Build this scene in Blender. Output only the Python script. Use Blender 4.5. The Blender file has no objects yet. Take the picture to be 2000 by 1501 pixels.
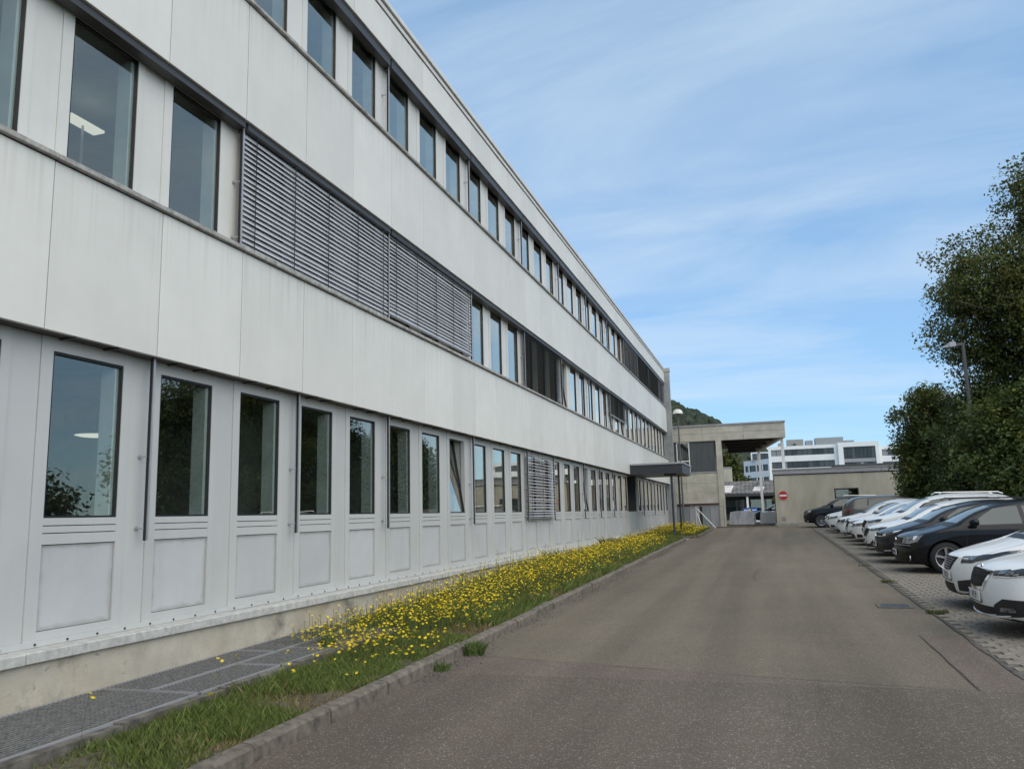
import bpy, bmesh, math, random
import numpy as np
from mathutils import Vector, Matrix, Euler
from mathutils.bvhtree import BVHTree
random.seed(7); RNG = np.random.default_rng(11)
SC = bpy.context.scene
COL = SC.collection

# ------------------------------------------------------------------ camera
cam_d = bpy.data.cameras.new('camera'); cam = bpy.data.objects.new('camera', cam_d); COL.objects.link(cam)
RIGHT = Vector((0.95430468, 0.29777431, -0.02516025)); DOWN = Vector((-0.07082021, 0.14355926, -0.98710447)); FWD = Vector((-0.29032237, 0.94378027, 0.15808771))
cam.matrix_world = Matrix.Translation((5.75, 0, 1.65)) @ Matrix((RIGHT, -DOWN, -FWD)).transposed().to_4x4()
cam_d.sensor_width = 36; cam_d.lens = 1597.39 / 2000 * 36; cam_d.clip_start = 0.05; cam_d.clip_end = 6000
SC.camera = cam

# ------------------------------------------------------------------ sky, sun, exposure
SUN_EL, SUN_AZ = math.radians(46), math.radians(126)     # azimuth measured from +Y (along the facade) towards +X
wd = bpy.data.worlds.new('World'); SC.world = wd; wd.use_nodes = True
nt = wd.node_tree; nt.nodes.clear()
def N(t, kind, **kw):
    n = t.nodes.new(kind)
    for k, v in kw.items():
        if k.startswith('i_'): n.inputs[k[2:].replace('_', ' ')].default_value = v
        else: setattr(n, k, v)
    return n
sky = N(nt, 'ShaderNodeTexSky', sky_type='NISHITA', sun_disc=False, sun_elevation=SUN_EL, sun_rotation=SUN_AZ, altitude=300, air_density=1.0, dust_density=0.2, ozone_density=2.5)
tc = N(nt, 'ShaderNodeTexCoord'); sep = N(nt, 'ShaderNodeSeparateXYZ'); nt.links.new(tc.outputs['Generated'], sep.inputs[0])
# flat cloud layer: project the direction on a plane high above
mx = N(nt, 'ShaderNodeMath', operation='MAXIMUM'); nt.links.new(sep.outputs['Z'], mx.inputs[0]); mx.inputs[1].default_value = 0.0
ad = N(nt, 'ShaderNodeMath', operation='ADD'); nt.links.new(mx.outputs[0], ad.inputs[0]); ad.inputs[1].default_value = 0.18
dx = N(nt, 'ShaderNodeMath', operation='DIVIDE'); dy = N(nt, 'ShaderNodeMath', operation='DIVIDE')
nt.links.new(sep.outputs['X'], dx.inputs[0]); nt.links.new(ad.outputs[0], dx.inputs[1])
nt.links.new(sep.outputs['Y'], dy.inputs[0]); nt.links.new(ad.outputs[0], dy.inputs[1])
cb = N(nt, 'ShaderNodeCombineXYZ'); nt.links.new(dx.outputs[0], cb.inputs[0]); nt.links.new(dy.outputs[0], cb.inputs[1])
mp = N(nt, 'ShaderNodeMapping'); mp.inputs['Scale'].default_value = (0.62, 1.5, 1); mp.inputs['Rotation'].default_value = (0, 0, 0.35); mp.inputs['Location'].default_value = (0.9, 0.4, 0)
nt.links.new(cb.outputs[0], mp.inputs[0])
n1 = N(nt, 'ShaderNodeTexNoise', noise_dimensions='3D'); n1.inputs['Scale'].default_value = 1.3; n1.inputs['Detail'].default_value = 9; n1.inputs['Roughness'].default_value = 0.56; n1.inputs['Distortion'].default_value = 0.5
nt.links.new(mp.outputs[0], n1.inputs['Vector'])
rp = N(nt, 'ShaderNodeValToRGB'); rp.color_ramp.elements[0].position = 0.40; rp.color_ramp.elements[0].color = (0, 0, 0, 1); rp.color_ramp.elements[1].position = 0.74; rp.color_ramp.elements[1].color = (0.74, 0.74, 0.74, 1)
nt.links.new(n1.outputs[0], rp.inputs[0])
SKYMUL = N(nt, 'ShaderNodeMix', data_type='RGBA', blend_type='MULTIPLY'); SKYMUL.inputs['Factor'].default_value = 1.0
nt.links.new(sky.outputs[0], SKYMUL.inputs['A']); SKYMUL.inputs['B'].default_value = (0.93, 1.30, 1.62, 1)
veil = N(nt, 'ShaderNodeMix', data_type='RGBA'); veil.inputs['Factor'].default_value = 0.5; nt.links.new(SKYMUL.outputs['Result'], veil.inputs['A']); veil.inputs['B'].default_value = (4.1, 6.3, 8.5, 1)
mixc = N(nt, 'ShaderNodeMix', data_type='RGBA'); nt.links.new(rp.outputs[0], mixc.inputs['Factor']); nt.links.new(veil.outputs['Result'], mixc.inputs['A']); mixc.inputs['B'].default_value = (6.3, 7.6, 8.8, 1)
bg = N(nt, 'ShaderNodeBackground'); bg.inputs['Strength'].default_value = 0.109
nt.links.new(mixc.outputs['Result'], bg.inputs['Color'])
wo = N(nt, 'ShaderNodeOutputWorld'); nt.links.new(bg.outputs[0], wo.inputs[0])
sl = bpy.data.lights.new('sun', 'SUN'); sun = bpy.data.objects.new('sun', sl); COL.objects.link(sun)
sl.energy = 3.0; sl.angle = math.radians(88); sl.color = (1.0, 0.89, 0.72)
sd = Vector((math.sin(SUN_AZ) * math.cos(SUN_EL), math.cos(SUN_AZ) * math.cos(SUN_EL), math.sin(SUN_EL)))
sun.rotation_euler = sd.to_track_quat('Z', 'Y').to_euler()
SC.view_settings.view_transform = 'Standard'; SC.view_settings.look = 'None'; SC.view_settings.exposure = 0.0; SC.view_settings.gamma = 1.0
SC.view_settings.use_curve_mapping = False
SC.render.engine = 'CYCLES'; SC.cycles.max_bounces = 8; SC.cycles.transparent_max_bounces = 12; SC.cycles.caustics_reflective = False; SC.cycles.caustics_refractive = False
SC.cycles.use_denoising = True

# ------------------------------------------------------------------ helpers
def srgb(r, g, b):
    f = lambda c: c / 12.92 if c <= 0.04045 else ((c + 0.055) / 1.055) ** 2.4
    return (f(r / 255), f(g / 255), f(b / 255))
MATS = {}
def pbr(name, col, rough=0.6, metal=0.0, var=0.08, scale=4.0, bump=0.0, bscale=40.0, spec=0.5, coat=0.0, rnd=0.0, col2=None, stretch=(1, 1, 1), attr=None, trans=0.0, emit=0.0):
    m = bpy.data.materials.new(name); m.use_nodes = True; t = m.node_tree; b = t.nodes['Principled BSDF']
    b.inputs['Roughness'].default_value = rough; b.inputs['Metallic'].default_value = metal
    b.inputs['Specular IOR Level'].default_value = spec; b.inputs['Coat Weight'].default_value = coat; b.inputs['Coat Roughness'].default_value = 0.03
    if emit: b.inputs['Emission Color'].default_value = (*col, 1); b.inputs['Emission Strength'].default_value = emit
    tcn = N(t, 'ShaderNodeTexCoord'); mpn = N(t, 'ShaderNodeMapping'); mpn.inputs['Scale'].default_value = stretch
    geo = N(t, 'ShaderNodeNewGeometry'); t.links.new(geo.outputs['Position'], mpn.inputs[0])
    nz = N(t, 'ShaderNodeTexNoise'); nz.inputs['Scale'].default_value = scale; nz.inputs['Detail'].default_value = 6; nz.inputs['Roughness'].default_value = 0.6
    t.links.new(mpn.outputs[0], nz.inputs['Vector'])
    mr = N(t, 'ShaderNodeMapRange'); mr.inputs['From Min'].default_value = 0.3; mr.inputs['From Max'].default_value = 0.7; t.links.new(nz.outputs[0], mr.inputs[0])
    mix = N(t, 'ShaderNodeMix', data_type='RGBA')
    c2 = col2 if col2 else tuple(c * (1 - 2 * var) for c in col); c1 = col if col2 else tuple(min(1, c * (1 + var)) for c in col)
    mix.inputs['A'].default_value = (*c1, 1); mix.inputs['B'].default_value = (*c2, 1); t.links.new(mr.outputs[0], mix.inputs['Factor'])
    out = mix.outputs['Result']
    if attr:
        an = N(t, 'ShaderNodeAttribute', attribute_name=attr); mm = N(t, 'ShaderNodeMix', data_type='RGBA', blend_type='MULTIPLY'); mm.inputs['Factor'].default_value = 1
        t.links.new(out, mm.inputs['A']); t.links.new(an.outputs['Color'], mm.inputs['B']); out = mm.outputs['Result']
    if rnd:
        oi = N(t, 'ShaderNodeObjectInfo'); r2 = N(t, 'ShaderNodeMapRange'); r2.inputs['To Min'].default_value = 1 - rnd; r2.inputs['To Max'].default_value = 1 + rnd
        t.links.new(oi.outputs['Random'], r2.inputs[0]); mm = N(t, 'ShaderNodeMix', data_type='RGBA', blend_type='MULTIPLY'); mm.inputs['Factor'].default_value = 1
        t.links.new(out, mm.inputs['A']); t.links.new(r2.outputs[0], mm.inputs['B']); out = mm.outputs['Result']
    t.links.new(out, b.inputs['Base Color'])
    if bump:
        n2 = N(t, 'ShaderNodeTexNoise'); n2.inputs['Scale'].default_value = bscale; n2.inputs['Detail'].default_value = 4; t.links.new(mpn.outputs[0], n2.inputs['Vector'])
        bp = N(t, 'ShaderNodeBump'); bp.inputs['Strength'].default_value = bump; bp.inputs['Distance'].default_value = 0.01
        t.links.new(n2.outputs[0], bp.inputs['Height']); t.links.new(bp.outputs[0], b.inputs['Normal'])
    if trans:
        tr = N(t, 'ShaderNodeBsdfTranslucent'); t.links.new(out, tr.inputs['Color']); ms = N(t, 'ShaderNodeMixShader'); ms.inputs[0].default_value = trans
        t.links.new(b.outputs[0], ms.inputs[1]); t.links.new(tr.outputs[0], ms.inputs[2]); t.links.new(ms.outputs[0], t.nodes['Material Output'].inputs[0])
    MATS[name] = m; return m
def M(n): return MATS[n]

class MB:
    def __init__(s): s.v = []; s.f = []
    def box(s, x0, x1, y0, y1, z0, z1, rot=None, piv=None):
        b = len(s.v); P = [(x0, y0, z0), (x1, y0, z0), (x1, y1, z0), (x0, y1, z0), (x0, y0, z1), (x1, y0, z1), (x1, y1, z1), (x0, y1, z1)]
        if rot is not None:
            pv = Vector(piv); P = [tuple(rot @ (Vector(p) - pv) + pv) for p in P]
        s.v += P; s.f += [tuple(b + i for i in q) for q in ((0, 3, 2, 1), (4, 5, 6, 7), (0, 1, 5, 4), (1, 2, 6, 5), (2, 3, 7, 6), (3, 0, 4, 7))]; return s
    def poly(s, pts): b = len(s.v); s.v += [tuple(p) for p in pts]; s.f.append(tuple(range(b, b + len(pts)))); return s
    def tube(s, p0, p1, r0, r1=None, n=8, cap=True):
        r1 = r0 if r1 is None else r1; p0 = Vector(p0); p1 = Vector(p1); d = (p1 - p0).normalized()
        a = d.orthogonal().normalized(); c = d.cross(a); b = len(s.v)
        for P, r in ((p0, r0), (p1, r1)):
            for i in range(n):
                t = 2 * math.pi * i / n; s.v.append(tuple(P + a * math.cos(t) * r + c * math.sin(t) * r))
        for i in range(n): j = (i + 1) % n; s.f.append((b + i, b + j, b + n + j, b + n + i))
        if cap: s.f.append(tuple(b + i for i in reversed(range(n)))); s.f.append(tuple(b + n + i for i in range(n)))
        return s
    def path(s, pts, rs, n=8):
        for i in range(len(pts) - 1): s.tube(pts[i], pts[i + 1], rs[i], rs[i + 1], n, True)
        return s
    def lathe(s, prof, n=24, axis='z', at=(0, 0, 0)):
        b = len(s.v); m = len(prof)
        for i in range(n):
            t = 2 * math.pi * i / n
            for r, h in prof:
                p = (r * math.cos(t), r * math.sin(t), h) if axis == 'z' else ((r * math.cos(t), h, r * math.sin(t)) if axis == 'y' else (h, r * math.cos(t), r * math.sin(t)))
                s.v.append((p[0] + at[0], p[1] + at[1], p[2] + at[2]))
        for i in range(n):
            j = (i + 1) % n
            for k in range(m - 1): s.f.append((b + i * m + k, b + j * m + k, b + j * m + k + 1, b + i * m + k + 1))
        return s
    def mesh(s, name, smooth=False):
        me = bpy.data.meshes.new(name); me.from_pydata(s.v, [], s.f); me.update()
        if smooth: me.polygons.foreach_set('use_smooth', [True] * len(me.polygons))
        return me
    def build(s, name, mat, parent=None, smooth=False, bevel=0.0):
        me = s.mesh(name, smooth)
        bm = bmesh.new(); bm.from_mesh(me)
        if bevel: bmesh.ops.bevel(bm, geom=bm.edges[:], offset=bevel, segments=1, affect='EDGES', profile=0.5)
        bmesh.ops.recalc_face_normals(bm, faces=bm.faces[:]); bm.to_mesh(me); bm.free()
        return obj(name, me, mat, parent)
def obj(name, me, mat=None, parent=None, loc=None, rot=None, sc=None):
    o = bpy.data.objects.new(name, me); COL.objects.link(o)
    if mat is not None and me is not None and len(me.materials) == 0: me.materials.append(M(mat) if isinstance(mat, str) else mat)
    if parent is not None: o.parent = parent
    if loc is not None: o.location = loc
    if rot is not None: o.rotation_euler = rot
    if sc is not None: o.scale = sc if hasattr(sc, '__len__') else (sc, sc, sc)
    return o
def tag(o, label, cat=None, group=None, kind=None):
    o['label'] = label
    if cat: o['category'] = cat
    if group: o['group'] = group
    if kind: o['kind'] = kind
    return o
def empty(name, loc=(0, 0, 0), rot=(0, 0, 0)):
    o = bpy.data.objects.new(name, None); COL.objects.link(o); o.location = loc; o.rotation_euler = rot; o.empty_display_size = 0.2; return o
def copy_tree(o, parent=None):
    c = o.copy(); COL.objects.link(c); c.parent = parent
    for ch in list(o.children): copy_tree(ch, c)
    return c
def np_mesh(name, verts, faces, cols=None):
    """verts (n,3), faces (m,k) ints, cols (n,3)"""
    me = bpy.data.meshes.new(name); n = len(verts); m, k = faces.shape
    me.vertices.add(n); me.vertices.foreach_set('co', np.ascontiguousarray(verts, dtype=np.float32).ravel())
    me.loops.add(m * k); me.loops.foreach_set('vertex_index', np.ascontiguousarray(faces, dtype=np.int32).ravel())
    me.polygons.add(m); me.polygons.foreach_set('loop_start', np.arange(0, m * k, k, dtype=np.int32))
    me.update(calc_edges=True)
    if cols is not None:
        a = me.attributes.new('tint', 'FLOAT_COLOR', 'POINT'); c4 = np.ones((n, 4), np.float32); c4[:, :3] = cols; a.data.foreach_set('color', c4.ravel())
    return me
SL = 0.0125
def gz(y): return SL * min(max(y, -20), 52.0)

# ------------------------------------------------------------------ materials
def panel_mat(name, col, edge=None, rnd=0.03, streak=0.05, rough=0.5, drip=0.0):
    """painted sheet: faint mottling and rain streaks; edge = brown grime gathered along the border of each sheet"""
    m = pbr(name, col, rough=rough, var=streak, scale=1.3, stretch=(1, 1, 1), rnd=rnd, spec=0.35)
    t = m.node_tree; b = t.nodes['Principled BSDF']; src = b.inputs['Base Color'].links[0].from_socket
    geo = [n for n in t.nodes if n.type == 'NEW_GEOMETRY'][0]
    mpn = N(t, 'ShaderNodeMapping'); mpn.inputs['Scale'].default_value = (9, 9, 0.5); t.links.new(geo.outputs['Position'], mpn.inputs[0])
    nz = N(t, 'ShaderNodeTexNoise'); nz.inputs['Scale'].default_value = 1.0; nz.inputs['Detail'].default_value = 5; t.links.new(mpn.outputs[0], nz.inputs['Vector'])
    rr = N(t, 'ShaderNodeMapRange'); rr.inputs['From Min'].default_value = 0.52; rr.inputs['From Max'].default_value = 0.78; rr.inputs['To Max'].default_value = 0.08; t.links.new(nz.outputs[0], rr.inputs[0])
    mx = N(t, 'ShaderNodeMix', data_type='RGBA'); t.links.new(rr.outputs[0], mx.inputs['Factor']); t.links.new(src, mx.inputs['A']); mx.inputs['B'].default_value = (col[0] * .55, col[1] * .53, col[2] * .48, 1)
    out = mx.outputs['Result']
    if drip:   # rain marks running down from the top edge of every sheet
        tcd = N(t, 'ShaderNodeTexCoord'); sd_ = N(t, 'ShaderNodeSeparateXYZ'); t.links.new(tcd.outputs['Generated'], sd_.inputs[0])
        md = N(t, 'ShaderNodeMapping'); md.inputs['Scale'].default_value = (1, 16, .35); t.links.new(geo.outputs['Position'], md.inputs[0])
        nd = N(t, 'ShaderNodeTexNoise'); nd.inputs['Scale'].default_value = 1.0; nd.inputs['Detail'].default_value = 4; t.links.new(md.outputs[0], nd.inputs['Vector'])
        r1 = N(t, 'ShaderNodeMapRange'); r1.inputs['From Min'].default_value = .5; r1.inputs['From Max'].default_value = .72; t.links.new(nd.outputs[0], r1.inputs[0])
        r2 = N(t, 'ShaderNodeMapRange'); r2.inputs['From Min'].default_value = .45; r2.inputs['From Max'].default_value = 1.0; r2.inputs['To Max'].default_value = drip; t.links.new(sd_.outputs['Z'], r2.inputs[0])
        mm = N(t, 'ShaderNodeMath', operation='MULTIPLY'); t.links.new(r1.outputs[0], mm.inputs[0]); t.links.new(r2.outputs[0], mm.inputs[1])
        xd = N(t, 'ShaderNodeMix', data_type='RGBA'); t.links.new(mm.outputs[0], xd.inputs['Factor']); t.links.new(out, xd.inputs['A']); xd.inputs['B'].default_value = (.22, .20, .165, 1); out = xd.outputs['Result']
    if edge:
        tcn = N(t, 'ShaderNodeTexCoord'); sp = N(t, 'ShaderNodeSeparateXYZ'); t.links.new(tcn.outputs['Generated'], sp.inputs[0])
        def em(sock, wdt):
            a = N(t, 'ShaderNodeMath', operation='SUBTRACT'); a.inputs[0].default_value = 1.0; t.links.new(sock, a.inputs[1])
            mn = N(t, 'ShaderNodeMath', operation='MINIMUM'); t.links.new(sock, mn.inputs[0]); t.links.new(a.outputs[0], mn.inputs[1])
            q = N(t, 'ShaderNodeMath', operation='DIVIDE'); t.links.new(mn.outputs[0], q.inputs[0]); q.inputs[1].default_value = wdt; return q.outputs[0]
        mn = N(t, 'ShaderNodeMath', operation='MINIMUM'); t.links.new(em(sp.outputs['Y'], edge), mn.inputs[0]); t.links.new(em(sp.outputs['Z'], edge), mn.inputs[1])
        n3 = N(t, 'ShaderNodeTexNoise'); n3.inputs['Scale'].default_value = 7; n3.inputs['Detail'].default_value = 5; t.links.new(geo.outputs['Position'], n3.inputs['Vector'])
        ad = N(t, 'ShaderNodeMath', operation='ADD'); t.links.new(mn.outputs[0], ad.inputs[0]); t.links.new(n3.outputs[0], ad.inputs[1])
        r3 = N(t, 'ShaderNodeMapRange'); r3.inputs['From Min'].default_value = 0.45; r3.inputs['From Max'].default_value = 1.15; r3.inputs['To Min'].default_value = 0.42; r3.inputs['To Max'].default_value = 0.0; t.links.new(ad.outputs[0], r3.inputs[0])
        m3 = N(t, 'ShaderNodeMix', data_type='RGBA'); t.links.new(r3.outputs[0], m3.inputs['Factor']); t.links.new(out, m3.inputs['A']); m3.inputs['B'].default_value = (0.17, 0.145, 0.115, 1); out = m3.outputs['Result']
    t.links.new(out, b.inputs['Base Color'])
    return m
panel_mat('cladding', (0.69, 0.68, 0.635), rnd=0.05, streak=0.03, drip=0.22)
panel_mat('white_sheet', (0.505, 0.51, 0.495), rnd=0.03, streak=0.03, rough=0.42)
panel_mat('upper_sheet', (0.66, 0.65, 0.61), rnd=0.03, streak=0.03, rough=0.42)
panel_mat('infill', (0.50, 0.505, 0.505), edge=0.10, rnd=0.05, streak=0.05)
panel_mat('coping', (0.66, 0.65, 0.62), rnd=0.02)
pbr('frame_dark', (0.012, 0.012, 0.013), 0.45, var=0.1)
pbr('soffit', (0.085, 0.08, 0.075), 0.7)
pbr('pelmet', (0.05, 0.05, 0.052), 0.45)
pbr('alu', (0.50, 0.50, 0.52), 0.38, metal=0.55, var=0.05)
pbr('slat', (0.57, 0.575, 0.60), 0.42, metal=0.1, var=0.05, rnd=0.05)
pbr('slat_dark', (0.13, 0.135, 0.14), 0.45, var=0.05, rnd=0.05)
pbr('cord', (0.015, 0.015, 0.016), 0.7)
pbr('sill', (0.40, 0.385, 0.36), 0.8, var=0.25, scale=9, bump=0.3)
pbr('ledge', (0.50, 0.495, 0.46), 0.85, var=0.14, scale=14, bump=0.35, bscale=90)
pbr('int_wall', (0.24, 0.255, 0.25), 0.8); pbr('int_white', (0.52, 0.55, 0.54), 0.7); pbr('int_floor', (0.10, 0.095, 0.09), 0.6)
pbr('grey_door', (0.09, 0.09, 0.088), 0.55, var=0.15, scale=3, stretch=(1, 1, .3))
pbr('anthracite', (0.032, 0.034, 0.04), 0.42, var=0.12)
pbr('fin', (0.30, 0.315, 0.32), 0.7, var=0.12, scale=3)
pbr('screw', (0.06, 0.03, 0.025), 0.6)
pbr('galv', (0.28, 0.277, 0.268), 0.45, metal=0.5, var=0.2, scale=20)
pbr('pit', (0.02, 0.02, 0.022), 0.9)
pbr('kerb', (0.165, 0.142, 0.112), 0.92, var=0.28, scale=11, bump=0.6, bscale=120, rnd=0.09)
pbr('soil', (0.10, 0.083, 0.058), 0.95, var=0.3, scale=14, bump=0.7, bscale=60)
pbr('gravel', (0.12, 0.115, 0.105), 0.95, var=0.5, scale=40, bump=0.9, bscale=80)
pbr('grass', (0.20, 0.20, 0.20), 0.65, var=0.15, scale=6, attr='tint', trans=0.3)
MATS['grass'].node_tree.nodes['Mix'].inputs['A'].default_value = (1, 1, 1, 1); MATS['grass'].node_tree.nodes['Mix'].inputs['B'].default_value = (.8, .8, .8, 1)
pbr('leaf', (1, 1, 1), 0.55, var=0.1, scale=1.5, attr='tint', trans=0.3, spec=0.35)
pbr('bark', (0.10, 0.075, 0.055), 0.9, var=0.25, scale=8, bump=0.6, bscale=30, stretch=(1, 1, .2))
pbr('petal', (0.86, 0.64, 0.008), 0.6, var=0.12, scale=60, trans=0.15); pbr('stem', (0.09, 0.12, 0.03), 0.7)
pbr('ground', (0.14, 0.14, 0.11), 0.95, var=0.3, scale=0.3)
pbr('stucco', (0.47, 0.435, 0.35), 0.9, var=0.12, scale=1.3, bump=0.4, bscale=70, stretch=(1, 1, .35))
pbr('precast', (0.50, 0.475, 0.40), 0.85, var=0.13, scale=1.6, bump=0.25, bscale=60, rnd=0.04)
pbr('cap_metal', (0.34, 0.34, 0.36), 0.5, var=0.08)
pbr('slate_panel', (0.075, 0.085, 0.09), 0.6, var=0.12, scale=4, stretch=(3, 3, .3))
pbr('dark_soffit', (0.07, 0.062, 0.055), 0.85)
pbr('white_paint', (0.80, 0.80, 0.79), 0.55, var=0.03); pbr('white_render', (0.82, 0.83, 0.83), 0.75, var=0.03, scale=.4)
pbr('rim_concrete', (0.15, 0.135, 0.115), 0.95, var=0.35, scale=6, bump=0.6)
pbr('concrete', (0.33, 0.325, 0.30), 0.9, var=0.15, scale=5, bump=0.3)
pbr('steel_door', (0.36, 0.36, 0.38), 0.55, var=0.12, scale=2.5, stretch=(1, 1, .4)); pbr('steel_door2', (0.24, 0.27, 0.285), 0.55, var=0.12, scale=2.5)
pbr('rust_band', (0.07, 0.035, 0.03), 0.7)
pbr('sign_red', (0.50, 0.018, 0.02), 0.4, var=0.05); pbr('sign_blue', (0.02, 0.09, 0.38), 0.4, var=0.05); pbr('yellow', (0.8, 0.6, 0.03), 0.5)
pbr('roof_sheet', (0.17, 0.155, 0.14), 0.9, var=0.35, scale=1.4, bump=.5); pbr('roof_sheet_light', (0.62, 0.58, 0.54), 0.8, var=0.2, scale=2)
pbr('tarp', (0.55, 0.56, 0.57), 0.4, var=0.06, scale=3, bump=.5, bscale=4, metal=.25, stretch=(1, 1, .5))
MATS['tarp'].node_tree.nodes['Bump'].inputs['Distance'].default_value = .06
pbr('lamp_emit', (1.0, 0.93, 0.78), 0.5, emit=0.75, var=0)
pbr('paver', (0.235, 0.205, 0.165), 0.93, var=0.22, scale=18, bump=0.5, bscale=110, rnd=0.09); pbr('tar', (0.095, 0.085, 0.07), 0.95, var=.3, scale=10); pbr('joint', (0.135, 0.122, 0.10), 0.95, var=.3, scale=10)
pbr('post', (0.10, 0.10, 0.095), 0.6); pbr('white_plastic', (0.75, 0.75, 0.72), 0.4)

def glass_mat(name, tint, boost, ior=1.52):
    m = bpy.data.materials.new(name); m.use_nodes = True; t = m.node_tree; t.nodes.clear()
    # Schlick reflectance of a thin clear pane, the same from both sides
    g0 = N(t, 'ShaderNodeNewGeometry'); dt = N(t, 'ShaderNodeVectorMath', operation='DOT_PRODUCT'); t.links.new(g0.outputs['Incoming'], dt.inputs[0]); t.links.new(g0.outputs['Normal'], dt.inputs[1])
    ab = N(t, 'ShaderNodeMath', operation='ABSOLUTE'); t.links.new(dt.outputs['Value'], ab.inputs[0]); om = N(t, 'ShaderNodeMath', operation='SUBTRACT', use_clamp=True); om.inputs[0].default_value = 1.0; t.links.new(ab.outputs[0], om.inputs[1])
    pw = N(t, 'ShaderNodeMath', operation='POWER'); t.links.new(om.outputs[0], pw.inputs[0]); pw.inputs[1].default_value = 5.0
    fr = N(t, 'ShaderNodeMath', operation='MULTIPLY_ADD'); t.links.new(pw.outputs[0], fr.inputs[0]); fr.inputs[1].default_value = 0.957; fr.inputs[2].default_value = 0.043
    mu = N(t, 'ShaderNodeMath', operation='MULTIPLY', use_clamp=True); t.links.new(fr.outputs[0], mu.inputs[0]); mu.inputs[1].default_value = boost
    tr = N(t, 'ShaderNodeBsdfTransparent'); tr.inputs[0].default_value = (*tint, 1)
    gl = N(t, 'ShaderNodeBsdfGlossy'); gl.inputs['Roughness'].default_value = 0.004; gl.inputs['Color'].default_value = (1.0, 0.92, 0.81, 1)
    geo = N(t, 'ShaderNodeNewGeometry'); nz = N(t, 'ShaderNodeTexNoise'); nz.inputs['Scale'].default_value = 0.9; nz.inputs['Detail'].default_value = 1; t.links.new(geo.outputs['Position'], nz.inputs['Vector'])
    bp = N(t, 'ShaderNodeBump'); bp.inputs['Strength'].default_value = 0.04; bp.inputs['Distance'].default_value = 0.06; t.links.new(nz.outputs[0], bp.inputs['Height']); t.links.new(bp.outputs[0], gl.inputs['Normal'])
    ms = N(t, 'ShaderNodeMixShader'); t.links.new(mu.outputs[0], ms.inputs[0]); t.links.new(tr.outputs[0], ms.inputs[1]); t.links.new(gl.outputs[0], ms.inputs[2])
    o = N(t, 'ShaderNodeOutputMaterial'); t.links.new(ms.outputs[0], o.inputs[0]); MATS[name] = m
glass_mat('glass', (0.90, 0.95, 0.94), 2.8)
def asphalt_mat(name, c1, c2, speck, track=False):
    m = pbr(name, c1, rough=0.9, scale=0.55, col2=c2, bump=0.55, bscale=140, spec=0.25)
    t = m.node_tree; b = t.nodes['Principled BSDF']; src = b.inputs['Base Color'].links[0].from_socket; geo = [n for n in t.nodes if n.type == 'NEW_GEOMETRY'][0]
    vo = N(t, 'ShaderNodeTexVoronoi'); vo.inputs['Scale'].default_value = 120; t.links.new(geo.outputs['Position'], vo.inputs['Vector'])
    sp = N(t, 'ShaderNodeSeparateColor'); t.links.new(vo.outputs['Color'], sp.inputs[0])
    def pick(lo, hi, fac, colr, src, chan):
        r = N(t, 'ShaderNodeMapRange'); r.inputs['From Min'].default_value = lo; r.inputs['From Max'].default_value = hi; r.inputs['To Max'].default_value = fac; t.links.new(sp.outputs[chan], r.inputs[0])
        x = N(t, 'ShaderNodeMix', data_type='RGBA'); t.links.new(r.outputs[0], x.inputs['Factor']); t.links.new(src, x.inputs['A']); x.inputs['B'].default_value = (*colr, 1); return x.outputs['Result']
    out = pick(0.2, 1.0, 0.6, (c1[0] * .5, c1[1] * .5, c1[2] * .5), src, 0)
    out = pick(0.91, 0.97, speck * .6, (0.46, 0.43, 0.38), out, 1)
    n4 = N(t, 'ShaderNodeTexNoise'); n4.inputs['Scale'].default_value = 2.6; n4.inputs['Detail'].default_value = 7; n4.inputs['Roughness'].default_value = .7; t.links.new(geo.outputs['Position'], n4.inputs['Vector'])
    r4 = N(t, 'ShaderNodeMapRange'); r4.inputs['From Min'].default_value = .52; r4.inputs['From Max'].default_value = .75; r4.inputs['To Max'].default_value = .30; t.links.new(n4.outputs[0], r4.inputs[0])
    x4 = N(t, 'ShaderNodeMix', data_type='RGBA'); t.links.new(r4.outputs[0], x4.inputs['Factor']); t.links.new(out, x4.inputs['A']); x4.inputs['B'].default_value = (c1[0] * .6, c1[1] * .58, c1[2] * .56, 1)
    # wheel tracks worn along the lane
    m5 = N(t, 'ShaderNodeMapping'); m5.inputs['Scale'].default_value = (1.5, .07, 1); t.links.new(geo.outputs['Position'], m5.inputs[0]); n5 = N(t, 'ShaderNodeTexNoise'); n5.inputs['Scale'].default_value = 1.0; n5.inputs['Detail'].default_value = 4; t.links.new(m5.outputs[0], n5.inputs['Vector'])
    r5 = N(t, 'ShaderNodeMapRange'); r5.inputs['From Min'].default_value = .35; r5.inputs['From Max'].default_value = .65; r5.inputs['To Min'].default_value = .84; r5.inputs['To Max'].default_value = 1.14; t.links.new(n5.outputs[0], r5.inputs[0])
    x5 = N(t, 'ShaderNodeMix', data_type='RGBA', blend_type='MULTIPLY'); x5.inputs['Factor'].default_value = 1.0; t.links.new(x4.outputs['Result'], x5.inputs['A']); t.links.new(r5.outputs[0], x5.inputs['B'])
    t.links.new(x5.outputs['Result'], b.inputs['Base Color'])
asphalt_mat('asphalt_far', (0.190, 0.158, 0.116), (0.152, 0.130, 0.098), 0.75)
asphalt_mat('asphalt_near', (0.145, 0.118, 0.090), (0.120, 0.100, 0.078), 0.85)
asphalt_mat('asphalt_patch', (0.168, 0.130, 0.104), (0.148, 0.119, 0.097), 0.8)
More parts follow.
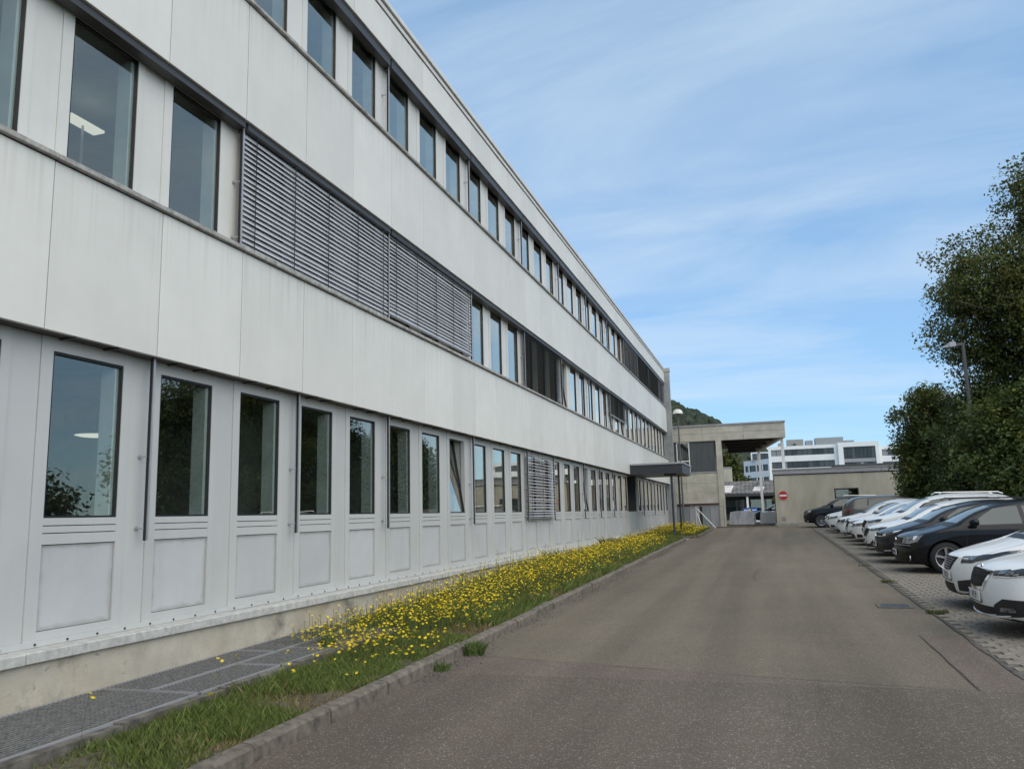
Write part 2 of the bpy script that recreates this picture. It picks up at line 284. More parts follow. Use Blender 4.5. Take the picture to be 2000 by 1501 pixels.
def plinth_mat():
    m = pbr('plinth', (0.50, 0.455, 0.37), 0.9, var=0.12, scale=2.5, bump=0.35, bscale=50)
    t = m.node_tree; b = t.nodes['Principled BSDF']; src = b.inputs['Base Color'].links[0].from_socket; geo = [n for n in t.nodes if n.type == 'NEW_GEOMETRY'][0]
    for sc_, lo, hi, c, f in ((1.1, .58, .72, (.055, .05, .045), .75), (9, .62, .70, (.12, .105, .085), .6), (0.5, .5, .65, (.42, .34, .20), .5)):
        nz = N(t, 'ShaderNodeTexNoise'); nz.inputs['Scale'].default_value = sc_; nz.inputs['Detail'].default_value = 8; nz.inputs['Roughness'].default_value = .65; t.links.new(geo.outputs['Position'], nz.inputs['Vector'])
        r = N(t, 'ShaderNodeMapRange'); r.inputs['From Min'].default_value = lo; r.inputs['From Max'].default_value = hi; r.inputs['To Max'].default_value = f; t.links.new(nz.outputs[0], r.inputs[0])
        x = N(t, 'ShaderNodeMix', data_type='RGBA'); t.links.new(r.outputs[0], x.inputs['Factor']); t.links.new(src, x.inputs['A']); x.inputs['B'].default_value = (*c, 1); src = x.outputs['Result']
    t.links.new(src, b.inputs['Base Color'])
plinth_mat()
# ------------------------------------------------------------------ ground, road, kerbs, parking
def sheet(name, xs, ys, dz, mat, label, kind='structure', cat=None):
    v = []; f = []
    for y in ys:
        for x in xs: v.append((x, y, gz(y) + dz))
    n = len(xs)
    for j in range(len(ys) - 1):
        for i in range(n - 1): a = j * n + i; f.append((a, a + 1, a + n + 1, a + n))
    me = bpy.data.meshes.new(name); me.from_pydata(v, [], f); me.update(); o = obj(name, me, mat); tag(o, label, cat, kind=kind); return o
sheet('ground', [-2500, -300, -40, 0, 10, 60, 300, 2500], [-300, -20, 0, 25, 52, 60, 300, 3500], -0.03, 'ground', 'plain ground stretching to the horizon')
road = sheet('road', [2.35, 5.0, 7.79], [-20, 0, 8.35, 20, 35, 50.6], 0.0, 'asphalt_far', 'worn tan asphalt lane running beside the office facade')
sheet('yard', [-3, 2.6, 7.79, 14], [50.6, 52.0, 90], 0.0, 'asphalt_far', 'asphalt yard behind the raised concrete canopy')
sheet('road_surface', [2.352, 5.0, 7.77], [-20, 0, 4, 8.0], 0.005, 'asphalt_near', 'pinkish grey older asphalt in the foreground')
pm = MB(); pm.poly([(7.31, 8.0, gz(8.0) + .005), (7.77, 8.0, gz(8) + .005), (7.77, 10.97, gz(10.97) + .005), (7.33, 10.93, gz(10.93) + .005)])
pm.poly([(2.352, 8.0, gz(8) + .005), (7.31, 8.0, gz(8) + .005), (6.4, 8.02, gz(8.0) + .0052), (4.9, 8.42, gz(8.42) + .005), (2.352, 9.0, gz(9) + .005)])
tag(pm.build('asphalt_patch', 'asphalt_patch'), 'reddish repair patch in the asphalt beside the parking bays', kind='structure')
jm = MB()   # tar joints
def strip(mb, pts, w, dz):
    for (x0, y0), (x1, y1) in zip(pts[:-1], pts[1:]):
        d = Vector((x1 - x0, y1 - y0)).normalized(); nx, ny = -d.y * w / 2, d.x * w / 2
        mb.poly([(x0 + nx, y0 + ny, gz(y0) + dz), (x0 - nx, y0 - ny, gz(y0) + dz), (x1 - nx, y1 - ny, gz(y1) + dz), (x1 + nx, y1 + ny, gz(y1) + dz)])
def jag(p0, p1, n, a):
    return [(p0[0] + (p1[0] - p0[0]) * i / n + random.uniform(-a, a), p0[1] + (p1[1] - p0[1]) * i / n + random.uniform(-a, a)) for i in range(n + 1)]
strip(jm, jag((2.36, 9.0), (4.9, 8.42), 14, .012), .012, .010); strip(jm, jag((4.9, 8.42), (7.31, 8.0), 14, .012), .011, .010)
strip(jm, jag((7.32, 8.0), (7.33, 10.95), 12, .008), .011, .010); strip(jm, jag((7.33, 10.95), (7.76, 10.98), 5, .006), .010, .010)
for y0, y1 in ((8.3, 30), (30, 50)): strip(jm, jag((7.785, y0), (7.80, y1), 50, .02), .035, .0125)
strip(jm, jag((7.1, 16.6), (7.75, 16.55), 6, .01), .02, .010); strip(jm, jag((6.2, 21.0), (7.75, 21.2), 10, .03), .025, .010)
tag(jm.build('tar_joint', 'tar'), 'dark tar joints and cracks in the asphalt', kind='structure')
# tyre scuff on the asphalt
tm = MB(); strip(tm, [(5.38, 17.5), (5.33, 18.3), (5.32, 19.0), (5.36, 19.8), (5.44, 20.6)], .03, .006); tag(tm.build('scuff_mark', 'asphalt_near'), 'faint curved tyre scuff on the asphalt', kind='structure')

# drain
dr = empty('drain_grate', (7.42, 13.7, gz(13.7)))
mb = MB(); mb.box(-.24, .24, -.24, -.19, 0, .012); mb.box(-.24, .24, .19, .24, 0, .012); mb.box(-.24, -.19, -.19, .19, 0, .012); mb.box(.19, .24, -.19, .19, 0, .012)
mb.build('frame', 'kerb', dr); MB().box(-.188, .188, -.188, .188, -.02, .004).build('pit', 'pit', dr)
for i in range(9): MB().box(-.186, .186, -.18 + i * .04, -.155 + i * .04, .0045, .009).build('bar', 'pelmet', dr)
tag(dr, 'square iron drain grate with concrete rim near the parked cars', 'drain')

# kerb
kerb = empty('kerb'); tag(kerb, 'weathered concrete kerb along the flower bed', kind='structure')
def kerb_mesh(L):
    mb = MB(); pr = [(2.243, -.15), (2.243, .115), (2.255, .125), (2.335, .118), (2.357, .095), (2.372, -.15)]
    n = len(pr); 
    for yy in (0.006, L - .006):
        for x, z in pr: mb.v.append((x + random.uniform(-.003, .003), yy, z + random.uniform(-.003, .003)))
    for i in range(n): j = (i + 1) % n; mb.f.append((i, j, n + j, n + i))
    mb.f.append(tuple(range(n))[::-1]); mb.f.append(tuple(range(n, 2 * n)))
    me = mb.mesh('kerb_stone'); bm = bmesh.new(); bm.from_mesh(me); bmesh.ops.recalc_face_normals(bm, faces=bm.faces[:]); bm.to_mesh(me); bm.free(); return me
km = kerb_mesh(1.0)
for i in range(37):
    y = -2 + i * 1.0; o = obj('kerb_stone', km, 'kerb', kerb, (random.uniform(-.012, .012), y, gz(y) + random.uniform(-.012, .008)), (math.atan(SL), 0, random.uniform(-.008, .008)))
for y in range(8):
    m2 = MB(); yy = 37.3 + y * 1.1; m2.box(2.58, 2.70, yy, yy + 1.09, gz(yy) - .1, gz(yy) + .12); m2.build('kerb_stone', 'kerb', kerb, bevel=.012)
for x in range(3): m2 = MB(); m2.box(.1 + x * .83, .92 + x * .83, 37.2, 37.29, .3, gz(37.2) + .10); m2.build('kerb_stone', 'kerb', kerb, bevel=.01)

# planting bed (soil)
def bed(x0, x1, y0, y1, h, name, label, mat='soil'):
    nx = max(2, int((x1 - x0) / .12)); ny = int((y1 - y0) / .15); v = []; f = []
    for j in range(ny + 1):
        for i in range(nx + 1):
            x = x0 + (x1 - x0) * i / nx; y = y0 + (y1 - y0) * j / ny; v.append((x, y, gz(y) + h + .02 * math.sin(x * 7 + y * 3) * math.sin(y * 5) + random.uniform(-.008, .008)))
    for j in range(ny):
        for i in range(nx): a = j * (nx + 1) + i; f.append((a, a + 1, a + nx + 2, a + nx + 1))
    me = bpy.data.meshes.new(name); me.from_pydata(v, [], f); me.update(); tag(obj(name, me, mat), label, kind='structure')
bed(1.13, 2.25, -2, 9.95, .085, 'planting_bed', 'narrow soil strip under the grass beside the gratings')
bed(.05, 2.25, 9.95, 35.2, .085, 'planting_bed', 'soil of the long flower bed below the facade')
bed(.05, 2.58, 37.3, 46.4, .085, 'planting_bed', 'soil of the far flower bed past the entrance canopy')
MB().box(0, 2.3, 35.2, 37.2, .2, gz(36) + .02).build('entrance_path', 'concrete'); tag(bpy.data.objects['entrance_path'], 'concrete path leading to the entrance under the canopy', kind='structure')
MB().box(.01, .35, 9.95, 35.2, .0, gz(10) + .11).build('gravel_strip', 'gravel'); tag(bpy.data.objects['gravel_strip'], 'dark gravel strip at the foot of the plinth', kind='structure')
mbs = MB()
for i in range(26): y = 9.95 + i; mbs.box(.01, .36, y, y + .99, gz(y) - .1, gz(y) + .112)
tag(mbs.build('gravel', 'gravel'), 'dark gravel strip at the foot of the plinth', kind='stuff')
bpy.data.objects.remove(bpy.data.objects['gravel_strip'])
for (x0, x1, y0, y1) in ((1.1, 1.8, 31.4, 32.3), (1.5, 2.1, 33.6, 34.2), (.5, .95, 10.8, 11.3)):
    o = MB().box(x0, x1, y0, y1, gz(y0), gz(y0) + .135).build('concrete_slab', 'concrete', bevel=.01)
    tag(o, {31.4: 'larger pale concrete cover slab lying in the grass before the entrance', 33.6: 'small concrete cover slab in the grass nearest the entrance canopy', 10.8: 'small concrete slab by the plinth among the first flowers'}[y0], 'slab')

# gratings over the light shaft
sh = MB(); sh.box(.02, 1.10, -2, 9.9, -.9, -.85); sh.box(1.07, 1.13, -2, 9.9, -.9, .19); 
tag(sh.build('light_shaft', 'pit'), 'dark light shaft below the gratings', kind='structure')
ed = MB()
for i in range(10): ed.box(1.055, 1.15, -2 + i * 1.19, -2 + i * 1.19 + 1.18, -.1, gz(-2 + i * 1.19) + .165)
tag(ed.build('shaft_edge', 'rim_concrete'), 'rough concrete rim of the light shaft', kind='structure')
def grating(x0, x1, y0, y1, label):
    yc = (y0 + y1) / 2; e = empty('floor_grating', ((x0 + x1) / 2, yc, gz(yc) + .165), (math.atan(SL), 0, 0)); a = (x1 - x0) / 2; b = (y1 - y0) / 2
    f = MB(); f.box(-a, a, -b, -b + .006, -.03, .004); f.box(-a, a, b - .006, b, -.03, .004); f.box(-a, -a + .006, -b, b, -.03, .004); f.box(a - .012, a, -b, b, -.03, .006)
    f.build('frame', 'alu', e)
    br = MB(); n = int(2 * b / .046)
    for i in range(1, n): y = -b + 2 * b * i / n; br.box(-a + .006, a - .012, y - .0022, y + .0022, -.028, 0)
    br.build('bars', 'galv', e)['kind'] = 'stuff'
    cr = MB(); m_ = int(2 * a / .046)
    for i in range(1, m_): x = -a + 2 * a * i / m_; cr.box(x - .005, x + .005, -b + .006, b - .006, -.012, .0015)
    cr.build('cross_rods', 'galv', e)['kind'] = 'stuff'
    tag(e, label, 'grating', 'steel gratings over the light shaft'); return e
grating(.03, 1.05, -1.5, 6.08, 'long full-width steel grating in the near left corner beside the grass')
grating(.03, .53, 6.11, 8.0, 'steel grating against the wall, right after the full-width one')
grating(.03, .53, 8.03, 9.9, 'steel grating against the wall, last before the flowers')
grating(.55, 1.05, 6.11, 7.3, 'outer steel grating beside the grass, right after the full-width one')
grating(.55, 1.05, 7.33, 8.3, 'outer steel grating ending at the first flowers')
o = MB().box(.54, 1.06, 8.31, 9.95, .0, gz(9) + .15).build('concrete_cover', 'rim_concrete'); tag(o, 'concrete cover of the light shaft under the first flowers', kind='structure')

# parking bay paving
sheet('parking_bay', [7.79, 9, 12, 15], [5, 8, 20, 35, 50.5], 0.002, 'joint', 'block paved parking bays under the parked cars')
PB = bpy.data.objects['parking_bay']
PW, PD = .20, .165
def paver_profile():
    a, b, w = PW / 2 - .002, PD / 2 - .002, .006
    return [(-a + w, -b), (a - w, -b), (a, -b + .04), (a - w * 1.1, -.03), (a - w * 1.1, .03), (a, b - .04), (a - w, b), (-a + w, b), (-a, b - .04), (-a + w * 1.1 - .0, .03), (-a + w * 1.1, -.03), (-a, -b + .04)]
pp = paver_profile(); mb = MB(); n = len(pp)
for s_, z in ((1, -.03), (1, .010), (.93, .014)):
    for x, y in pp: mb.v.append((x * s_, y * s_, z))
for r in range(2):
    for i in range(n): j = (i + 1) % n; mb.f.append((r * n + i, r * n + j, (r + 1) * n + j, (r + 1) * n + i))
mb.f.append(tuple(range(2 * n, 3 * n))); pav = mb.mesh('paver')
slots = []
for i in range(13):
    for j in range(int((44 - 7.0) / PD)):
        x = 7.92 + (i + .5 * (j % 2)) * PW; y = 7.0 + j * PD
        d = (x - 5.75) ** 2 + y * y; inview = (x - 5.75) / y < .31
        slots.append((d if inview else d + 1e4, x, y))
slots.sort()
for d, x, y in slots[:300]: obj('paver', pav, 'paver', PB, (x + random.uniform(-.002, .002), y, gz(y) + random.uniform(-.003, .002)), (math.atan(SL), 0, random.uniform(-.02, .02)))
base = np.array(mb.v); vv = []; ff = []; cnt = 0
qf = [f for f in mb.f if len(f) == 4]; cap = mb.f[-1]
allv = []; quads = []
rest = slots[300:]
top = base[n:]                     # drop the skirt's lower ring
for d, x, y in rest:
    b0 = len(allv) * 2 * n
    allv.append(top + np.array([x, y, gz(y) + random.uniform(-.003, .002)]))
    for i in range(n): j = (i + 1) % n; quads.append((b0 + i, b0 + j, b0 + n + j, b0 + n + i))
    quads += [(b0 + n + 0, b0 + n + 1, b0 + n + 6, b0 + n + 7), (b0 + n + 1, b0 + n + 2, b0 + n + 5, b0 + n + 6), (b0 + n + 2, b0 + n + 3, b0 + n + 4, b0 + n + 5), (b0 + n + 7, b0 + n + 8, b0 + n + 11, b0 + n + 0), (b0 + n + 8, b0 + n + 9, b0 + n + 10, b0 + n + 11)]
o = obj('paving_field', np_mesh('paving_field', np.concatenate(allv), np.array(quads)), 'paver', PB); o['kind'] = 'stuff'
# ------------------------------------------------------------------ the long office building
OB = empty('office_building', (0, 0, 0)); tag(OB, 'long three-storey office block with pale grey cladding bands and narrow windows', 'building')
MO = 1.3495
Yw = lambda k: 5.577 + MO * k
Yr = lambda k: 5.3485 + MO * k
Yp = lambda k: 5.285 + MO * k
K0, K1 = -4, 34
YS, YE = Yp(K0), Yp(K1)
GW = 0.83
FX = -0.205
FLOORS = [dict(zb=1.73, zt=3.19, lo=.67, hi=3.31), dict(zb=4.95, zt=6.42, lo=4.87, hi=6.49), dict(zb=8.12, zt=9.55, lo=8.08, hi=9.62)]
NICHE = (36.25, 39.1)
# shared meshes
def boxmesh(name, x0, x1, y0, y1, z0, z1, bev=0.0):
    mb = MB().box(x0, x1, y0, y1, z0, z1); me = mb.mesh(name)
    if bev:
        bm = bmesh.new(); bm.from_mesh(me); bmesh.ops.bevel(bm, geom=bm.edges[:], offset=bev, segments=1, affect='EDGES', profile=.5); bm.to_mesh(me); bm.free()
    return me
# cladding panels
for (z0, z1) in ((3.31, 4.81), (6.49, 8.02), (9.62, 10.27)):
    me = boxmesh('cladding_panel', -.05, 0.0, .006, MO - .006, z0, z1, .003)
    for k in range(K0, K1):
        obj('cladding_panel', me, 'cladding', OB, (random.uniform(-.0035, .0035), Yp(k), random.uniform(-.001, .001)))
    # dark backing behind the open joints
bk = MB()
for (z0, z1) in ((3.33, 4.80), (6.51, 8.0), (9.64, 10.26)): bk.box(-.20, -.056, YS, YE, z0, z1)
bk.build('wall_backing', 'cord', OB)
sf = MB()
for z in (3.315, 6.495, 9.625): sf.box(-.21, -.058, YS, YE, z - .002, z + .01)
sf.build('soffit', 'soffit', OB)
# soffit clips of the ground floor
me = boxmesh('soffit_seam', -.2, -.005, 0, .03, 3.295, 3.309)
for k in range(-2, 22):
    for dy in (.35, .8): obj('soffit_seam', me, 'pelmet', OB, (0, Yp(k) + dy + random.uniform(-.05, .05), 0))
# sills below first and second floor windows
for z, n_ in ((4.81, 'a'), (8.02, 'b')):
    me = boxmesh('sill', -.21, .05, .003, 2 * MO - .003, z + .012, z + .062, .006)
    for k in range(K0, K1, 2): obj('sill', me, 'sill', OB, (0, Yp(k), 0))
    MB().box(-.2, .0, YS, YE, z + .0005, z + .010).build('sill_gap', 'cord', OB)
# ledge stones, rail with screws, plinth
me = boxmesh('ledge_stone', -.24, .045, .003, 2 * MO - .003, .575, .665, .008)
for k in range(K0, K1, 2):
    if Yp(k) + MO > NICHE[0] and Yp(k) < NICHE[1] - .5: continue
    obj('ledge_stone', me, 'ledge', OB, (random.uniform(-.004, .004), Yp(k), random.uniform(-.002, .002)))
rl = MB(); rl.box(-.20, -.165, YS, NICHE[0], .668, .715); rl.box(-.20, -.165, NICHE[1], YE, .668, .715); rl.build('base_rail', 'white_sheet', OB)
scm = MB().tube((-.166, 0, .69), (-.158, 0, .69), .011, n=6).mesh('screw')
for i in range(60): obj('screw', scm, 'screw', OB, (0, 3.2 + i * .335, 0))
MB().box(-.24, -.005, YS, NICHE[0], -.9, .57).build('plinth', 'plinth', OB); MB().box(-.24, -.005, NICHE[1], YE, -.9, .57).build('plinth', 'plinth', OB)
# parapet
for nm, x0, x1, z0, z1, mt in (('parapet_strip', -.10, .02, 10.30, 10.385, 'coping'), ('coping', -.35, .055, 10.415, 10.50, 'coping')):
    me = boxmesh(nm, x0, x1, .002, 4 * MO - .002, z0, z1, .004)
    for k in range(K0, K1, 4): obj(nm, me, mt, OB, (0, Yp(k), 0), sc=(1, min(1, (K1 - k) / 4), 1))
MB().box(-.3, -.015, YS, YE, 10.25, 10.42).build('parapet_core', 'cord', OB)
MB().box(-14, -.3, YS, YE, 10.05, 10.30).build('roof', 'concrete', OB)
MB().box(-14, -13.8, YS, YE, -.5, 10.05).build('rear_wall', 'stucco', OB)
MB().box(-13.8, -.22, YS - .2, YS, -.5, 10.05).build('end_wall', 'stucco', OB); MB().box(-13.8, -.22, YE + .002, YE + .2, -.5, 10.05).build('end_wall', 'stucco', OB)
# end pilaster
MB().box(-.25, .30, YE + .004, YE + .34, .2, 10.30).build('pilaster', 'fin', OB); MB().box(-.3, .33, YE - .02, YE + .37, 10.303, 10.53).build('pilaster_cap', 'sill', OB)
# inner walls, floors, ceilings
core = MB()
for fl in range(3):
    F = FLOORS[fl]
    for k in range(K0, K1):
        y0, y1 = Yw(k) + GW + .035, Yw(k + 1) - .035
        if fl == 0 and (y0 > NICHE[0] - .1 and y1 < NICHE[1] + .5): continue
        core.box(-.44, -.275, y0, min(y1, YE), F['lo'] + .001, F['hi'] - .001)
core.build('wall', 'int_white', OB)
pr = MB()
for fl in range(3):
    F = FLOORS[fl]; pr.box(-.50, -.276, YS, YE, F['lo'] - (.15 if fl else .1), F['zb'] - .03)
pr.build('parapet_wall', 'int_white', OB)
it = MB()
for z in (.3, 3.42, 6.6): it.box(-13.8, -.30, YS, YE, z, z + .12)
it.build('floor_slab', 'int_floor', OB)
it = MB()
for z in (3.36, 6.54, 9.72): it.box(-13.8, -.23, YS, YE, z, z + .04)
it.build('ceiling', 'int_white', OB)
it = MB()
for z0, z1 in ((.43, 3.35), (3.55, 6.53), (6.73, 9.71)): it.box(-5.2, -5.1, YS, YE, z0, z1)
for k in range(K0 + 1, K1, 3):
    for z0, z1 in ((.43, 3.35), (3.55, 6.53), (6.73, 9.71)):
        it.box(-5.09, -.53, Yr(k) - .05, Yr(k) + .05, z0, z1)
it.build('partition', 'int_wall', OB)
# windows --------------------------------------------------------------
def window_meshes(F, gf):
    zb, zt, lo, hi = F['zb'], F['zt'], F['lo'], F['hi']; m = {}
    fr = MB(); x0, x1 = -.275, FX + .012
    fr.box(x0, x1, -.125, 0, lo, hi); fr.box(x0, x1, GW, GW + .095, lo, hi); fr.box(x0, x1 - .001, .0005, GW - .0005, zt, hi)
    if gf:
        fr.box(x0, x1 - .001, .0005, GW - .0005, 1.668, zb); fr.box(x0, x1 - .004, .0005, GW - .0005, 1.604, 1.660); fr.box(x0, x1 - .001, .0005, GW - .0005, 1.505, 1.596)
        fr.box(x0, x1 - .001, .0005, GW - .0005, .716, .785)
    else: fr.box(x0, x1 - .001, .0005, GW - .0005, lo + .002, zb)
    m['window'] = fr.mesh('window')
    s = MB(); t = .018
    s.box(-.240, -.20, 0.0008, t, zb + .001, zt - .001); s.box(-.240, -.20, GW - t, GW - .0008, zb + .001, zt - .001); s.box(-.240, -.20, t, GW - t, zb + .001, zb + t); s.box(-.240, -.20, t, GW - t, zt - t - .006, zt - .001)
    j_ = MB(); j_.box(-.40, -.236, GW - .062, GW - .0185, zb + .02, zt - .03); m['jamb'] = j_.mesh('inner_jamb'); m['sash'] = s.mesh('sash'); p = MB(); p.box(-.232, -.228, t, GW - t, zb + t, zt - t - .006); m['pane'] = p.mesh('pane')
    pl = MB(); pl.box(-.272, FX, GW + .098, MO - .128, lo, hi); m['pillar'] = pl.mesh('pillar_cover')
    if gf:
        q = MB(); q.box(-.272, FX - .006, .006, GW - .006, .790, 1.499); m['infill'] = q.mesh('infill_panel')
        b = MB(); b.box(-.30, -.274, 0, GW, .72, 1.72); m['back'] = b.mesh('backing')
    return m
TILT = {(0, 7), (0, 16), (1, 14), (1, 20), (1, 22)}
for fl in range(3):
    wm = window_meshes(FLOORS[fl], fl == 0)
    for k in range(K0, K1):
        y = Yw(k)
        if fl == 0 and y + GW > NICHE[0] + .1 and y < NICHE[1] - .05: continue
        if y + GW > YE: continue
        ws_ = 'white_sheet' if fl == 0 else 'upper_sheet'; w = obj('window', wm['window'], ws_, OB, (0, y, 0))
        s = obj('sash', wm['sash'], 'frame_dark', w); p = obj('pane', wm['pane'], 'glass', w)
        if (fl, k) not in TILT: obj('inner_jamb', wm['jamb'], 'int_white', w)
        if (fl, k) in TILT:
            zb = FLOORS[fl]['zb']; a = math.radians(9)
            for q in (s, p):
                q.rotation_euler = (0, -a, 0); q.location = (-.23 - (-.23 * math.cos(-a) + zb * math.sin(-a)), 0, zb - (.23 * math.sin(-a) + zb * math.cos(-a)))
        else:
            p.rotation_euler = (0, 0, random.uniform(-.0012, .0012))
        if k < K1 - 1 and not (fl == 0 and k == 22): obj('pillar_cover', wm['pillar'], ws_, OB, (random.uniform(-.002, .002), y, 0))
        if fl == 0: obj('infill_panel', wm['infill'], 'infill', OB, (random.uniform(-.002, .001), y, 0)); obj('backing', wm['back'], 'cord', OB, (0, y, 0))
# end closures beside the niche
MB().box(-.272, FX - .001, Yw(22) + GW + .098, NICHE[0] + .04, .67, 3.31).build('pillar_cover', 'white_sheet', OB); MB().box(-.272, FX - .001, NICHE[1] - .05, Yw(25) - .128, .67, 3.31).build('pillar_cover', 'white_sheet', OB)
# entrance niche
nb = MB(); nb.box(-2.2, -.25, NICHE[1], NICHE[1] + .1, .45, 3.3); nb.box(-2.2, -.25, NICHE[0] - .06, NICHE[0], .45, 3.3); nb.box(-2.3, -2.2, NICHE[0], NICHE[1], .45, 3.3)
nb.build('niche_wall', 'grey_door', OB); MB().box(-2.2, .02, NICHE[0], NICHE[1], -.2, .50).build('entrance_step', 'concrete', OB)
MB().box(-2.19, -2.13, NICHE[0] + .9, NICHE[0] + 1.9, .5, 2.7).build('entrance_door', 'anthracite', OB)
# pelmets and guide rails
RAILS = {0: [-1, 1, 3, 5, 8, 11, 13, 16, 18, 20, 26, 29, 32], 1: [-1, 2, 5, 8, 11, 14, 17, 20, 23, 26, 29, 32], 2: [-1, 2, 5, 8, 11, 14, 17, 20, 23, 26, 29, 32]}
RX = -.10
for fl in range(3):
    F = FLOORS[fl]; zlo = 1.50 if fl == 0 else F['lo'] + .01; zhi = F['hi'] - .005
    rm = MB(); rm.box(RX - .02, RX + .022, -.012, .012, zlo, zhi); rme = rm.mesh('guide_rail')
    gm = MB(); gm.box(RX - .012, RX + .012, -.024, -.0125, zlo, zhi); gme = gm.mesh('rail_groove')
    br = MB(); br.tube((FX - .001, -.02, 0), (RX - .005, -.02, 0), .009, n=6); br.tube((FX + .012, -.02, 0), (FX + .002, -.02, 0), .022, n=8); bme = br.mesh('bracket')
    for k in RAILS[fl]:
        r = obj('guide_rail', rme, 'alu', OB, (0, Yr(k), 0)); obj('rail_groove', gme, 'cord', r)
        for z in ((zlo + .12, zlo + .82) if fl == 0 else (zlo + .15, zlo + .85)): obj('bracket', bme, 'alu', r, (0, 0, z))
    if fl:
        ks = RAILS[fl] + [34]
        for a, b in zip(ks[:-1], ks[1:]):
            y1 = Yr(b) - .03 if b < 34 else YE - .03
            MB().box(-.175, -.035, Yr(a) + .02, y1, F['hi'] - .17 if fl == 2 else F['hi'] - .085, F['hi'] - .004).build('pelmet', 'pelmet', OB)
# blinds
def make_blind(fl, ka, kb, zb, tilt, mat, pitch=.066, singles=True, yend=None):
    F = FLOORS[fl]; zt = F['hi'] - .03; y0 = Yr(ka) + .025; y1 = (Yr(kb) - .027) if yend is None else yend
    B = MB().box(RX - .04, RX + .03, y0, y1, zb, zb + .022).build('blind', 'alu', OB)
    n = int((zt - zb - .05) / pitch); w = .040; c, s = math.cos(tilt), math.sin(tilt)
    def slat(mb, z):
        pts = []
        for u, bow in ((-1, 0), (-.5, .006), (.5, .006), (1, 0)): pts.append((RX + c * w * u - s * bow, z - s * w * u * 1.0 - c * bow * -1))
        b0 = len(mb.v)
        for yy in (y0, y1):
            for x, zz in pts: mb.v.append((x, yy, zz))
            for x, zz in pts: mb.v.append((x - .0012, yy, zz - .0022))
        for i in range(3): mb.f.append((b0 + i, b0 + i + 1, b0 + 8 + i + 1, b0 + 8 + i)); mb.f.append((b0 + 4 + i, b0 + 12 + i, b0 + 12 + i + 1, b0 + 4 + i + 1))
        mb.f.append((b0, b0 + 8, b0 + 12, b0 + 4)); mb.f.append((b0 + 3, b0 + 7, b0 + 15, b0 + 11)); mb.f.append((b0, b0 + 4, b0 + 5, b0 + 1)); mb.f.append((b0 + 1, b0 + 5, b0 + 6, b0 + 2)); mb.f.append((b0 + 2, b0 + 6, b0 + 7, b0 + 3))
    if singles:
        mb = MB(); slat(mb, 0); me = mb.mesh('slat'); mtl = M(mat)
        for i in range(n): obj('slat', me, mat, B, (random.uniform(-.002, .002), 0, zb + .06 + i * pitch), (random.uniform(-.0006, .0006), 0, 0))
    else:
        mb = MB()
        for i in range(n): slat(mb, zb + .06 + i * pitch)
        mb.build('slats', mat, B)['kind'] = 'stuff'
    nc = max(3, round((y1 - y0) / .82)); 
    for i in range(nc):
        y = y0 + .22 + (y1 - y0 - .44) * i / (nc - 1); MB().box(RX + .036, RX + .041, y - .006, y + .006, zb + .02, zt + .02).build('ladder_tape', 'cord', B)
    return B
make_blind(1, 2, 5, 4.90, math.radians(62), 'slat'); make_blind(1, 5, 8, 5.02, math.radians(62), 'slat')
make_blind(1, 11, 14, 4.90, math.radians(14), 'slat_dark', .062, False); make_blind(1, 20, 23, 5.55, math.radians(14), 'slat_dark', .062, False)
make_blind(0, 11, 13, 1.56, math.radians(24), 'slat', .076, True)
make_blind(2, 23, 26, 8.12, math.radians(38), 'slat', .062, False); make_blind(2, 26, 29, 8.12, math.radians(25), 'slat_dark', .062, False); make_blind(2, 29, 32, 8.12, math.radians(8), 'slat_dark', .062, False); make_blind(2, 32, 34, 8.12, math.radians(38), 'slat', .062, False, yend=YE - .05)
# lamps seen inside
def disc_lamp(y, z, x, r, label):
    e = empty('ceiling_lamp', (x, y, z)); MB().lathe([(0, -.02), (r * .8, -.015), (r, 0)], 20).build('diffuser', 'lamp_emit', e); MB().lathe([(r, 0), (r * .8, .03), (0, .035)], 20).build('housing', 'white_plastic', e)
    MB().tube((0, 0, .03), (0, 0, 3.36 - z if z < 3.4 else 6.54 - z), .006).build('cable', 'cord', e); tag(e, label, 'lamp')
disc_lamp(9.0, 2.88, -3.0, .28, 'round ceiling lamp behind the nearest large ground floor window'); disc_lamp(14.5, 2.72, -3.0, .25, 'round warm pendant lamp behind the fourth ground floor window')
e = empty('floor_lamp', (-1.5, 7.0, 3.55)); MB().box(-.2, .2, -.35, .35, 0, .03).build('foot', 'alu', e); MB().tube((0, 0, .03), (0, 0, 2.66), .014).build('pole', 'white_plastic', e); MB().box(-.08, .08, -.24, .24, 2.66, 2.69).build('lamp_shade', 'lamp_emit', e); tag(e, 'white standing office lamp behind the first floor window', 'lamp')
# potted plant on the sill
e = empty('potted_plant', (-.42, Yw(1) + .12, 1.75)); MB().lathe([(0, 0), (.05, 0), (.07, .1), (.0, .1)], 14).build('pot', 'sign_red', e)
lv = MB()
for i in range(14):
    a = random.uniform(0, 6.28); t_ = random.uniform(.1, .35); h = random.uniform(.2, .42); p = Vector((0, 0, .1)); q = Vector((math.cos(a) * t_ * .3, math.sin(a) * t_, h)); sd_ = Vector((-math.sin(a), math.cos(a), 0)).cross(q - p).normalized() * .012
    lv.poly([p + sd_, p - sd_, q]); 
lv.build('leaves', 'stem', e); tag(e, 'small potted plant on the window sill behind ground floor glass', 'plant')
